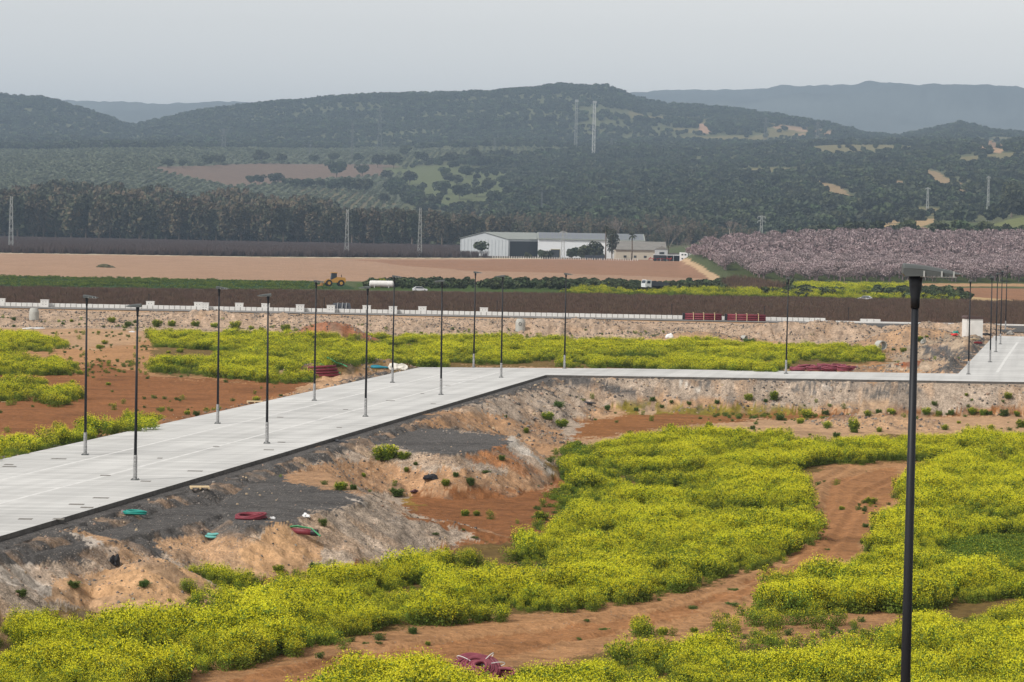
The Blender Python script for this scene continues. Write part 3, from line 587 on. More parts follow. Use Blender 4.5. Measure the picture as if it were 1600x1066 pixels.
def lamp(h, r0, r1, wrap=True, seg=16, s=1.0):
    root = thing('street_lamp', '', 'street lamp')
    b = MB(); b.tube([(0, 0, -.1), (0, 0, h * .5), (0, 0, h - .42)], [r0, (r0 + r1) / 2, r1], seg); b.build('pole', BLK, root, smooth=True)
    b = MB(); b.tube([(0, 0, h - .45), (0, 0, h - .30), (0, 0, h - .16), (0, 0, h + .01)], [r1 * 1.25, r1 * 1.3, r1 * 1.75, r1 * 2.0], seg); b.build('collar', BLK, root, smooth=True)
    if wrap: b = MB(); b.tube([(0, 0, 0.0), (0, 0, .7), (0, 0, 1.3)], [r0 * 1.22, r0 * 1.15, r0 * 1.15], 12); b.build('plastic_wrap', WRAP, root)
    b = MB(); b.box(-.2, .2, -.2, .2, 0, .03); [b.cyl((sx * .15, sy * .15, .03), .02, .05, 6) for sx in (-1, 1) for sy in (-1, 1)]; b.build('base_plate', LED, root)
    lamp_head(root, h, s); kids(root); return root
la = lamp(9.0, .088, .048, s=1.15)
LAMPS = [(133, 711, 0, 'black lamp post on the concrete road nearest the left edge, far row'), (340, 662, 0, 'black lamp post of the far row, second from the left edge of the road'), (491, 626, 5, 'black lamp post of the far row standing by the heap with dark red pipes'),
         (613, 598, 0, 'black lamp post of the far row beside the white rubbish on the gravel heap'), (740, 574, 0, 'black lamp post at the far corner where the roads meet, in front of yellow mustard'), (211, 750, 178, 'tallest-looking black lamp post of the near row, nearest the camera on the road'),
         (417, 693, 180, 'black lamp post of the near row, second from the left'), (571, 651, 180, 'black lamp post of the near row, third from the left, with a white cabinet behind'), (689, 617, 180, 'black lamp post of the near row, fourth from the left'),
         (783, 590, 180, 'black lamp post of the near row, last one before the cross road'), (882, 576, 0, 'black lamp post at the back edge of the cross road, right of the manhole cone'), (1228, 584, 90, 'lone black lamp post on the cross road beside the pink coils'),
         (1513, 585, 90, 'black lamp post in front of the white shed, first of the right-hand road'), (1547, 566, 90, 'second black lamp post up the right-hand road, just right of the shed'), (1556, 550, 90, 'third black lamp post up the right-hand road'),
         (1563, 538, 90, 'fourth black lamp post up the right-hand road'), (1571, 517, 90, 'farthest black lamp post up the right-hand road, beyond the slab end')]
for i, (X_, Y_, a, l) in enumerate(LAMPS):
    x_, y_ = at(X_, Y_); o = la if i == 0 else dup(la, (0, 0, 0)); o.location = (float(x_), float(y_), .11 if i == 16 else .004); o.rotation_euler = (R(random.uniform(-.25, .25)), R(random.uniform(-.2, .5)), R(a)); o['label'] = l; o['group'] = 'black street lamps along the concrete roads'
nl = lamp(9.0, .082, .05, wrap=False, seg=32, s=1.12); nl['label'] = 'large black lamp post with grey flat head, close to the camera at right'; 
D_ = 38.0; x_, _, z_ = at_d(1431, 432, D_); nl.location = (float(x_), D_, float(z_) - 9.0); nl.rotation_euler = (0, 0, R(-4))
# ------------------------------------------------------------------ shed, pipes and building-site things
def put(o, X, Y, rz=0, dz=0, zfix=None):
    if zfix is not None: x, y = at(X, Y, zfix); z = zfix
    else: x, y, z = hit(X, Y)
    o.location = (float(x), float(y), float(z) + dz); o.rotation_euler[2] = rz; return o
t = thing('garden_shed', 'small white metal shed with a dark brown flat roof beside the right-hand road', 'shed')
t.scale = (.92, .92, 1); b = MB(); b.box(-1.2, 1.2, -1.1, 1.1, -.3, 2.35); [b.box(-1.2 + .2 * i, -1.17 + .2 * i, -1.115, -1.1, 0, 2.3) for i in range(12)]; b.build('walls', PW, t)
b = MB(); b.prism([(-1.28, 2.35), (1.28, 2.35), (1.22, 2.62), (-1.05, 2.78), (-1.25, 2.6)], -1.2, 1.2, axis='y'); b.build('roof', mat('brown_roof', lin(84, 66, 62), .6, var=.1), t)
b = MB(); b.box(1.2, 1.23, -.5, .55, 0, 2.1); d = b.build('door', PW, t); b = MB(); b.box(1.23, 1.28, .3, .36, .95, 1.1); b.build('handle', BLK, d)
put(t, 1519, 526, R(8), zfix=0.1)
PINK = mat('maroon_pipe', lin(124, 52, 62), .5, var=.15, nscale=3); PINKL = mat('pink_hose', lin(132, 66, 78), .5, var=.2, nscale=3); TEAL = mat('teal_pipe', lin(40, 140, 128), .5, var=.1); GREEN = mat('green_hose', lin(74, 150, 104), .5); STRAP = mat('timber_strap', lin(214, 190, 150), .8); BLKP = mat('black_plastic', lin(40, 40, 44), .5, var=.2)
CONG = mat('concrete_pipe', lin(176, 176, 170), .85, var=.12, nscale=2)
def pipe_stack(X0, X1, Y, lab):
    x0 = float(at_d(X0, Y, 401)[0]); x1 = float(at_d(X1, Y, 401)[0]); L = x1 - x0
    t = thing('pipe_stack', lab, 'pipes', (x0, 400.6, .10), group='stacks of dark red pipes by the low wall')
    for r in range(3):
        for c in range(3): b = MB(); b.tube([(.02 * r, c * .34, .17 + r * .32), (L - .04 * c, c * .34, .17 + r * .32)], .16, 8); b.build('pipe', PINK, t, True)
    for f in (.22, .5, .8): b = MB(); b.box(L * f, L * f + .1, -.25, -.18, 0, 1.1); b.box(L * f, L * f + .1, -.25, .95, 1.06, 1.12); b.build('timber_frame', STRAP, t)
    b = MB(); b.box(-.35, -.02, -.12, .8, 0, 1.0); b.build('end_cap', BLKP, t)
pipe_stack(1070, 1127, 497, 'stack of dark red pipes with pale timber frames on the wall, the left of two'); pipe_stack(1136, 1196, 498, 'stack of dark red pipes with pale timber frames on the wall, the right of two')
def ring_pipe(r, L, w, upright, lab, X, Y, rz=0, zf=None):
    b = MB(); n = 28; s = []
    prof = [(r, 0), (r, L), (r - w, L), (r - w, 0)]
    for j in range(n):
        a = 2 * math.pi * j / n
        for rr, h_ in prof: b.v.append((rr * math.cos(a), rr * math.sin(a), h_) if upright else (h_ - L / 2, rr * math.cos(a), r + rr * math.sin(a)))
    for j in range(n):
        for i in range(4): b.f.append((j * 4 + i, ((j + 1) % n) * 4 + i, ((j + 1) % n) * 4 + (i + 1) % 4, j * 4 + (i + 1) % 4)); b.m.append(0)
    o = b.build('concrete_pipe', CONG); tag(o, lab, 'concrete pipe', 'concrete pipe pieces'); put(o, X, Y, rz, -.05, zf); return o
def manhole(X, Y, lab, loop):
    t = thing('manhole_cone', lab, 'manhole ring', group='upright manhole cones on the bank'); b = MB(); b.tube([(0, 0, -.1), (0, 0, 1.15), (0, 0, 1.45), (0, 0, 1.62)], [.68, .68, .58, .5], 24); b.build('body', CONG, t, False)
    b = MB(); b.tube([(math.cos(a) * .17 - .05, -.69, .95 + math.sin(a) * .22) for a in np.linspace(0, 6.28, 13)], .03, 6, closed=True); loop and b.build('lifting_loop', BLKP, t)
    b = MB(); b.cyl((0, 0, 1.62), .4, .04, 20); b.build('lid', CONG, t); put(t, X, Y)
manhole(53, 500, 'upright pale concrete manhole cone at left under the white wall', False); manhole(813, 517, 'upright pale concrete manhole cone with a dark lifting loop, below the white wall', True)
ring_pipe(.62, 1.0, .1, False, 'concrete pipe ring lying on its side beside bushes, left of the heaps', 1376, 547, R(-62)); ring_pipe(.3, .7, .05, False, 'small concrete pipe piece lying on the rubble bank', 1163, 531, R(-50))
# big dark pipe end behind the wall
t = thing('large_pipe', 'big dark grey plastic pipe section showing above the white wall', 'pipe', (float(at_d(533, 480, 409)[0]), 409.5, -.3))
b = MB(); b.tube([(-1.2, 0, .1), (1.2, .6, .1)], 1.55, 28); b.build('barrel', mat('dark_pipe', lin(66, 68, 74), .45, var=.15), t, False); b = MB()
for f in (-.5, .2, .8): b.tube([(f + .2 * 0, math.cos(a) * 1.58 + f * .25, .1 + math.sin(a) * 1.58) for a in np.linspace(0, 6.28, 25)], .06, 6, closed=True)
b.build('ribs', mat('pipe_rib', lin(150, 150, 150), .6), t)
# white tank lying down, cars, truck and loader between the fields
t = thing('storage_tank', 'long white cylindrical tank lying at the edge of the brown field', 'tank'); b = MB(); L = 6.0; b.tube([(-L / 2 - .25, 0, 1.1), (-L / 2, 0, 1.1), (L / 2, 0, 1.1), (L / 2 + .25, 0, 1.1)], [.5, .85, .85, .5], 24); b.build('barrel', PW, t); [MB().box(x, x + .25, -.7, .7, 0, .6).build('cradle', CONG, t) for x in (-2, 1.8)]
t.location = (float(at_d(596, 457, 612)[0]), 612, -1.1); t.scale = (.85,) * 3
GLS = mat('dark_glass', lin(54, 62, 70), .15); CARW = mat('white_car_paint', lin(226, 228, 230), .25); TYRE = mat('tyre_rubber', lin(38, 38, 38), .9)
def car(X, D, lab, rz):
    t = thing('parked_car', lab, 'car'); b = MB()
    b.prism([(-2.1, .35), (2.1, .35), (2.15, .8), (1.3, .95), (.6, 1.42), (-1.2, 1.45), (-1.95, .98), (-2.15, .85)], -.85, .85, axis='y'); b.build('body', CARW, t)
    b = MB(); b.prism([(1.18, .95), (.58, 1.36), (-1.12, 1.38), (-1.75, .97)], -.857, .857, axis='y'); b.build('side_windows', GLS, t)
    for sx in (-1.3, 1.3):
        for sy in (-.86, .66): b = MB(); b.cyl((sx, sy, .32), .32, .2, 16, axis='y'); w = b.build('wheel', TYRE, t); b = MB(); b.cyl((sx, sy - .01, .32), .18, .22, 12, axis='y'); b.build('rim', LEDW, w)
    t.location = (float(at_d(X, 450, D)[0]), D, float(height(np.array([at_d(X, 450, D)[0]]), np.array([D]))[0]) + .35); t.rotation_euler[2] = rz; t.scale = (.78,) * 3
car(656, 606, 'white car half hidden behind the edge of the brown field', R(8)); car(1352, 600, 'white car partly hidden by green weeds at right, beyond the brown field', R(165))
t = thing('tipper_truck', 'white tipper truck with a dark body parked among yellow weeds', 'truck'); b = MB(); b.prism([(-3.6, .7), (-1.6, .7), (-1.6, 2.75), (-3.3, 2.8), (-3.65, 1.7)], -1.2, 1.2, axis='y'); c_ = b.build('cab', CARW, t)
b = MB(); b.prism([(-3.1, 1.75), (-1.95, 1.75), (-1.95, 2.5), (-2.95, 2.5)], -1.21, 1.21, axis='y'); b.build('side_window', GLS, c_); b = MB(); b.quad((-3.635, -1.05, 1.78), (-3.635, 1.05, 1.78), (-3.36, 1.05, 2.65), (-3.36, -1.05, 2.65)); b.build('windscreen', GLS, c_)
b = MB(); b.prism([(-1.4, 1.1), (4.2, 1.1), (4.4, 2.0), (-1.2, 2.5), (-1.5, 2.3)], -1.2, 1.2, axis='y'); b.build('tipper_body', mat('dark_truck_body', lin(70, 74, 82), .6), t); b = MB(); b.box(-3.4, 4.2, -.5, .5, .6, 1.05); b.build('chassis', BLKP, t)
for sx in (-2.7, 1.8, 3.1):
    for sy in (-1.2, .9): b = MB(); b.cyl((sx, sy, .5), .5, .3, 16, axis='y'); b.build('wheel', TYRE, t)
t.scale = (.85,) * 3; t.location = (float(at_d(1022, 452, 655)[0]), 655, -2.0 + .75); t.rotation_euler[2] = R(28)
t = thing('wheel_loader', 'yellow wheel loader with its bucket lowered, beyond the brown field', 'loader'); YEL = mat('loader_yellow', lin(190, 140, 60), .5, var=.15)
b = MB(); b.prism([(-.2, .9), (3.0, .9), (3.2, 1.5), (3.0, 2.1), (1.0, 2.2), (-.2, 1.6)], -.75, .75, axis='y'); b.build('body', YEL, t)
b = MB(); b.prism([(-.4, 1.6), (1.0, 1.6), (1.0, 3.15), (-.2, 3.15)], -.72, .72, axis='y'); c_ = b.build('cab', GLS, t); b = MB(); b.box(-.45, 1.15, -.82, .82, 3.15, 3.3); b.build('cab_roof', YEL, c_)
for sy in (-.7, .5): b = MB(); b.prism([(-.2, 1.5), (-1.0, 1.75), (-2.5, .7), (-2.4, .4), (-1.0, 1.3), (-.2, 1.1)], sy, sy + .2, axis='y'); b.build('lift_arm', YEL, t)
b = MB(); b.prism([(-2.4, .1), (-3.6, .0), (-3.7, .15), (-2.7, .35), (-2.7, 1.1), (-2.4, 1.2)], -1.35, 1.35, axis='y'); b.build('bucket', mat('worn_bucket', lin(150, 110, 60), .7, var=.2), t)
for sx in (-.9, 2.0):
    for sy in (-1.3, .75): b = MB(); b.cyl((sx, sy, .78), .78, .55, 20, axis='y'); w = b.build('wheel', TYRE, t); b = MB(); b.cyl((sx, sy - .02, .78), .38, .59, 12, axis='y'); b.build('rim', YEL, w)
b = MB(); b.cyl((2.2, .2, 2.1), .08, .7, 8); b.build('exhaust', BLKP, t)
t.location = (float(at_d(519, 449, 640)[0]), 640, -1.6); t.rotation_euler[2] = R(12); t.scale = (1.0,) * 3
# coils of pipe
def coil(name, lab, cat, X, Y, rad, turns, r, m, rz=0, dz=0, squash=.7, seed=1, straps=0, group=None, tilt=.15):
    rn = random.Random(seed); t = thing(name, lab, cat, group=group)
    for k_ in range(turns):
        b = MB(); ph = rn.uniform(0, 6); R_ = rad * rn.uniform(.82, 1.05); cx, cy = rn.uniform(-.1, .1) * rad, rn.uniform(-.1, .1) * rad; z0 = r + (k_ // 3) * r * 1.7 + rn.uniform(0, .5) * r; ti = rn.uniform(-tilt, tilt)
        pts = [(cx + (R_ + (k_ % 3) * r * 1.1) * math.cos(a), cy + squash * (R_ + (k_ % 3) * r * 1.1) * math.sin(a), max(r * .6, z0 + ti * R_ * math.cos(a + ph) + .05 * rad * math.sin(2 * a + ph))) for a in np.linspace(0, 2 * math.pi, 29)[:-1]]
        b.tube(pts, r, 8, closed=True); b.build('hose_turn', m, t, True)
    for s_ in range(straps):
        a = .6 + s_ * 1.9; b = MB(); zt = r * 2 + (turns // 3) * r * 1.7; c_, s2 = math.cos(a), math.sin(a); b.tube([((rad - 2 * r) * c_, squash * (rad - 2 * r) * s2, .05), ((rad - r) * c_, squash * (rad - r) * s2, zt + .05), ((rad + 2 * r) * c_, squash * (rad + 2 * r) * s2, zt), ((rad + 4 * r) * c_, squash * (rad + 4 * r) * s2, .05)], .02, 5); b.build('strap', PW, t)
    put(t, X, Y, rz, dz); return t
def big_coil():
    rn = random.Random(4); t = thing('hose_bundle', 'large bundle of coiled maroon corrugated pipe among the mustard at the bottom', 'pipe coil')
    CORR = bpy.data.materials.new('corrugated_maroon'); CORR.use_nodes = True
    def loops(n, c, ax, R_, step, sq, r, ph=0):
        ax = Vector(ax).normalized(); u = ax.cross(Vector((0, 0, 1))).normalized(); w = u.cross(ax)
        if w.z < 0: w = -w
        for k_ in range(n):
            q = R_ * rn.uniform(.9, 1.06); cc = Vector(c) + ax * step * k_ + Vector((rn.uniform(-.03, .03), rn.uniform(-.03, .03), rn.uniform(-.02, .04)))
            pts = [cc + u * q * math.cos(a) + w * q * sq * (math.sin(a) + .12 * math.sin(2 * a + ph)) for a in np.linspace(0, 2 * math.pi, 33)[:-1]]
            b = MB(); b.tube([(p.x, p.y, max(p.z, -.05)) for p in pts], r, 10, closed=True); b.build('hose_turn', PINKL, t, True)
    for k_ in range(10): loops(1, (-.05 + .012 * k_, .1 - .03 * k_, .42 + .018 * k_), (.15, -.62, .75), .92 - .078 * k_, 0, .80, .06, k_)
    for k_ in range(7): loops(1, (-.15, .35, .30 - .0 * k_), (.25, -.45, .85), .98 - .07 * k_, 0, .8, .058, k_ + 2)
    loops(5, (-.95, -.35, .12), (.1, -.35, 1), .55, .07, .8, .06, 1); loops(5, (.95, -.1, .12), (-.2, -.3, 1), .52, .07, .8, .06, 2)
    ax = Vector((.15, -.62, .75)).normalized(); u = ax.cross(Vector((0, 0, 1))).normalized(); w = u.cross(ax); w = -w if w.z < 0 else w
    for a in (.7, 2.2, 2.9):
        rd = u * math.cos(a) + w * .8 * math.sin(a); c_ = Vector((0, 0, .50)) + rd * .58; b = MB(); b.tube([tuple(c_ + rd * .42 * math.cos(q) + ax * .13 * math.sin(q)) for q in np.linspace(0, 6.28, 15)[:-1]], .015, 5, closed=True); b.build('strap', PW, t)
    b = MB(); b.tube([(-1.3, -.8, .2), (-1.5, -.95, .06)], .07, 10); b.build('hose_end', mat('blue_grey_end', lin(70, 80, 100), .5), t)
    put(t, 748, 1066, R(-6)); t.scale = (1.0, 1.0, 1.05)
big_coil()
coil('hose_coil', 'maroon hose coil lying on the dark gravel platform beside the road', 'hose coil', 392, 811, .62, 5, .06, PINK, squash=.8, seed=2)
coil('hose_coil', 'teal pipe coil lying on dark gravel just below the road edge', 'hose coil', 211, 804, .42, 6, .045, TEAL, squash=.6, seed=3, tilt=.02)
coil('hose_coil', 'small dark red hose scrap lying against the road edge at left', 'hose coil', 143, 797, .2, 4, .05, PINK, squash=.8, seed=5)
coil('hose_coil', 'crumpled teal hose scrap beside the sandy mound under the platform', 'hose coil', 333, 840, .2, 5, .05, mat('teal_sheet', lin(110, 178, 172), .6), squash=.7, seed=8)
coil('hose_coil', 'red hose coil on the ground right of the white shed', 'hose coil', 1523, 537, .8, 3, .07, mat('red_hose', lin(150, 50, 54), .5), seed=9)
coil('hose_coil', 'blue-green hose coil on the heap behind the far lamp row', 'hose coil', 592, 575, .8, 3, .07, mat('blue_hose', lin(40, 130, 150), .5), squash=.5, seed=10)
PG = 'pink coils piled along the cross road'
for i in range(11):
    coil('hose_coil', 'pink hose coil, %s from the left in the long pile behind the cross road' % ORD[i], 'hose coil', 1246 + i * 8.2, 581 - (i % 3) * 2, .62, 9, .075, PINKL, squash=.9, seed=20 + i, group=PG, dz=.12 * (i % 2), tilt=.35)
t = thing('pipe_bundle', 'bundle of maroon pipes lying beside the gravel heap behind a lamp post', 'pipes'); 
for r in range(4):
    for c in range(2): b = MB(); b.tube([(-1.6 + .1 * c, c * .3, .12 + r * .26), (1.3 - .12 * r, c * .3 + .8, .2 + r * .28)], .12, 8); b.build('pipe', PINK, t, True)
put(t, 508, 590)
t = thing('pipe_bundle', 'maroon pipe with a black end and green hose beside the sand mound', 'pipes'); b = MB(); b.tube([(-.75, .35, .2), (0, .05, .22), (.55, -.15, .2)], .14, 12); b.build('pipe', PINK, t, True); b = MB(); b.tube([(.5, -.14, .2), (.8, -.22, .2)], .16, 12); b.build('black_end', BLKP, t)
for k_ in range(3): b = MB(); b.tube([(-.85, .5 - .06 * k_, .35), (-.2, .2 - .05 * k_, .42 + .03 * k_), (.5, -.15, .4), (.95, -.5 - .1 * k_, .1)], .03, 6); b.build('green_hose', GREEN, t)
put(t, 470, 838, R(0))
for X_, Y_, l, q in ((525, 566, 'green hose curving out of the mustard, the upper of two', .2), (514, 576, 'green hose curving out of the mustard, the lower of two', -.2)):
    b = MB(); b.tube([(-.9, .6, .9), (-.5, .3, .75), (0, 0, .45), (.6, -.2 + q, .3), (1.1, -.5, .1)], .06, 6); o = b.build('green_hose', GREEN); tag(o, l, 'hose'); put(o, X_, Y_ + 8)
def heap(name, lab, cat, X, Y, w, h, m, seed=0, d=None, grp=None, zf=None):
    d = d or w * .7; rn = np.random.default_rng(seed); me = bpy.data.meshes.new(name); import bmesh; bm = bmesh.new(); bmesh.ops.create_icosphere(bm, subdivisions=3, radius=1)
    for v in bm.verts:
        q = 1 + .35 * math.sin(3 * v.co.x + seed) * math.cos(4 * v.co.y + 2 * seed) + rn.uniform(-.1, .1); v.co = Vector((v.co.x * w / 2 * q, v.co.y * d / 2 * q, max(v.co.z, -.1) * h * q))
    bm.to_mesh(me); bm.free(); me.materials.append(m); o = link(name, me); tag(o, lab, cat, grp); put(o, X, Y, seed, zfix=zf); return o
WS = mat('white_sheet', lin(225, 225, 225), .6); TS = mat('teal_sheet', lin(110, 178, 172), .6)
heap('rubbish_bag', 'black plastic rubbish bag on the slope above the sandy mound', 'bag', 180, 882, .5, .42, BLKP, 1)
heap('plastic_sheet', 'black plastic strip lying along the dark gravel near the road edge', 'sheet', 532, 691, 1.9, .12, BLKP, 2, .5)
heap('plastic_sheet', 'black crumpled plastic on the tan bank between the two gravel platforms', 'sheet', 672, 748, .9, .25, BLKP, 3)
heap('plastic_sheet', 'dark scrap at the foot of the bank next to the red earth', 'sheet', 648, 768, .6, .12, mat('dark_scrap', lin(90, 62, 66), .7), 4)
heap('plastic_sheet', 'small white plastic on the gravel platform beside a green bush', 'sheet', 478, 807, .55, .14, WS, 5); heap('plastic_sheet', 'tiny white plastic scrap near the maroon coil', 'sheet', 425, 811, .3, .1, WS, 6)
heap('plastic_sheet', 'grey cloth scrap at the road edge beside the red hose scrap', 'sheet', 154, 796, .35, .2, mat('grey_cloth', lin(140, 130, 130), .8), 7); heap('rubbish_bag', 'grey bag end beside the teal coil', 'bag', 194, 802, .35, .15, mat('grey_cloth', (0, 0, 0)), 8)
heap('plastic_sheet', 'white crumpled sheet on the rubble bank in front of the wall', 'sheet', 1046, 528, 1.2, .5, WS, 9); heap('plastic_sheet', 'white sheet laid flat on the ground at far left', 'sheet', 52, 514, 3.0, .2, WS, 10, 1.2); heap('plastic_sheet', 'white sheet scrap on the brown earth left of a lamp post', 'sheet', 206, 519, 1.4, .12, WS, 11)
heap('rubble_heap', 'white rubbish and stones on the gravel heap beside a lamp post', 'rubbish', 620, 577, 2.0, .55, mat('pale_rubbish', lin(214, 210, 200), .8, var=.3, nscale=3), 12)
heap('tarpaulin', 'red tarpaulin on the rubble left of the white shed', 'tarpaulin', 1491, 524, 1.1, .2, mat('red_tarp', lin(210, 60, 56), .6), 13); heap('tarpaulin', 'teal tarpaulin behind the red one left of the shed', 'tarpaulin', 1493, 521, .9, .35, TEAL, 14)
heap('plastic_sheet', 'black sheet on the ground just right of the white shed', 'sheet', 1541, 523, 1.5, .2, BLKP, 15); heap('rock', 'pale boulder on the sand mound beside dark bushes', 'rock', 1442, 536, .8, .5, CONG, 16)
heap('rock', 'pile of grey spoil beside the far end of the road', 'rubble', 1578, 523, 1.8, .4, mat('grey_spoil', lin(150, 146, 140), .9), 17); heap('plastic_sheet', 'dark cloth on the bank slope below the cross road', 'sheet', 918, 630, 1.4, .12, BLKP, 18)
def pallet(X, Y, lab, rz, s=1):
    t = thing('wooden_pallet', lab, 'pallet', group='wooden pallets lying about'); b = MB(); [b.box(-.6, .6, -.5 + i * .18, -.38 + i * .18, .1, .13) for i in range(6)]; b.build('deck', STRAP, t); b = MB(); [b.box(x, x + .1, -.5, .5, 0, .1) for x in (-.6, -.05, .5)]; b.build('bearers', STRAP, t)
    put(t, X, Y, rz, .02); t.scale = (s, s, s)
pallet(312, 764, 'wooden pallet on the dark gravel below the road edge', .2, .8); pallet(216, 672, 'wooden pallet beside the mustard clump on the far side of the road', .1, 1.0); pallet(398, 630, 'wooden pallet on the gravel verge near the far lamp row', .1); pallet(1520, 531, 'wooden pallet lying on the rubble beside the shed', .5); pallet(6, 629, 'wooden pallet on bare red earth at the far left', .5, .3)
# thin posts in the brown field
MP = mat('rusty_post', lin(60, 52, 48), .8)
for X_, Y0, l in ((233, 446, 'thin dark post in the brown field left of the first cabinets pair'), (507, 452, 'thin dark post in the brown field beside the yellow loader'), (777, 459, 'thin dark post in the brown field between two lamp posts'), (1050, 466, 'thin dark post in the brown field left of the red pipe stacks'), (1195, 470, 'thin pale-topped post in the brown field above the red pipes'), (1326, 474, 'thin dark post in the brown field left of the near lamp')):
    b = MB(); b.tube([(0, 0, 0), (0, 0, 3.6)], .07, 6); b.box(-.12, .12, -.05, .05, 3.4, 3.6); o = b.build('field_post', MP); o.location = (float(at_d(X_, Y0, 430)[0]), 430, -2); tag(o, l, 'post', 'thin posts in the brown field')
# ------------------------------------------------------------------ lattice masts and pylons
STE = mat('galvanised_steel', lin(166, 168, 166), .6); STD = mat('weathered_steel', lin(120, 122, 122), .6)
def lattice(X, Yt, Yb, D, wb, wt, arms, lab, name='power_pylon', cat='pylon', th=.3, m=None, zf=None, dishes=0):
    x, y, zt = at_d(X, Yt, D); zb = float(at_d(X, Yb, D)[2]) if zf is None else zf; g_ = float(height(np.array([x]), np.array([D]))[0]); zb = min(zb, g_); h = float(zt) - zb
    t = thing(name, lab, cat, (float(x), D, zb), group='power pylons' if cat == 'pylon' else None); b = MB(); c = MB(); n = max(4, int(h / (wb * 1.3))); P = lambda f, sx, sy: (sx * (wb + (wt - wb) * f) / 2, sy * (wb + (wt - wb) * f) / 2, f * h)
    for sx in (-1, 1):
        for sy in (-1, 1): b.bar(P(0, sx, sy), P(1, sx, sy), th * .55)
    for i in range(n):
        f0, f1 = i / n, (i + 1) / n
        for (a, d) in (((-1, -1), (1, -1)), ((1, -1), (1, 1)), ((1, 1), (-1, 1)), ((-1, 1), (-1, -1))):
            c.bar(P(f0, *a), P(f1, *d), th * .34); c.bar(P(f1, *a), P(f1, *d), th * .34) if i % 2 == 0 else c.bar(P(f0, *d), P(f1, *a), th * .34)
    b.build('legs', m or STE, t); c.build('bracing', m or STE, t)
    if arms:
        for z_, w_ in arms: b = MB(); b.bar((-w_, 0, h * z_), (w_, 0, h * z_), th * .8); b.bar((-w_, 0, h * z_), (0, 0, h * z_ + w_ * .35), th * .6); b.bar((w_, 0, h * z_), (0, 0, h * z_ + w_ * .35), th * .6); [b.cyl((s_ * w_, 0, h * z_ - 1.0), .12, 1.0, 6) for s_ in (-1, 1)]; b.build('crossarm', m or STE, t)
    if dishes:
        for q in range(3): b = MB(); b.box(-wt * .9 + q * wt * .7, -wt * .3 + q * wt * .7, -wt * .8, -wt * .6, h * .955, h * 1.0); b.build('antenna', STE, t)
    return t
PYL = [(18, 307, 393, 1180, 'tall steel lattice pylon at the far left edge of the tan field'), (543, 327, 401, 1230, 'steel lattice pylon behind the tan field above the yellow loader'), (657, 325, 404, 1250, 'steel lattice pylon behind the tan field left of the grey warehouse'), (880, 362, 405, 1290, 'steel lattice pylon in front of the white warehouse wall')]
for X_, a_, b_, D__, l in PYL: lattice(X_, a_, b_, D__, 1.9, .8, [(.97, 1.9)] if X_ == 880 else [], l, th=.27, zf=-2)
lattice(1190, 337, 380, 1350, 1.7, .7, [(.95, 1.9), (.8, 1.9)], 'steel lattice pylon rising from the almond orchard', th=.26); lattice(1450, 293, 326, 2100, 1.9, .8, [(.95, 2.2)], 'small pylon before the wooded hill above the green knolls', th=.35); lattice(1545, 275, 327, 1900, 1.8, .7, [(.97, 1.4)], 'slim lattice pylon before the wooded hill at far right', th=.3)
lattice(571, 321, 372, 1900, 1.4, .6, [], 'faint slim pylon behind the tree line', th=.28, m=STD); lattice(847, 300, 320, 2300, 1.3, .6, [], 'very faint little pylon in the woods above the warehouse', th=.3, m=STD)
lattice(901, 156, 226, 3700, 3.6, 2.4, [(.45, 1.6)], 'grey lattice radio mast, the left of the two tall masts', 'radio_mast', 'mast', .6, STE, dishes=1); lattice(929, 158, 229, 3600, 3.6, 2.8, [], 'pale white lattice radio mast, the right of the two tall masts', 'radio_mast', 'mast', .62, mat('white_mast', lin(225, 225, 222), .6), dishes=1)
for X_, a_, b_, D__, l in ((594, 168, 227, 3900, 'tall faint pylon on the hillside left of centre'), (551, 193, 239, 3500, 'slim pale pylon left of the tall faint one'), (350, 201, 236, 3800, 'faint wide pylon on the olive slope at left'), (159, 222, 247, 3600, 'tiny faint pylon at the far left slope'), (485, 226, 240, 3600, 'tiny faint pylon on the crest of the olive slope'), (1197, 183, 222, 4200, 'faint pylon against the bare rocky hillside'), (1278, 190, 222, 4200, 'faint brownish pylon right of the rocky hillside'), (956, 216, 232, 3800, 'tiny pylon just right of the white radio mast'), (773, 216, 234, 3800, 'tiny pylon on the crest above the pasture')):
    wide = X_ in (594, 350, 1197, 1278); lattice(X_, a_, b_, D__, 7 if wide else 2.6, 1.4, [(.93, 4.5), (.8, 5.5), (.68, 4.5)] if wide else [(.95, 2)], l, th=.5, m=STD)
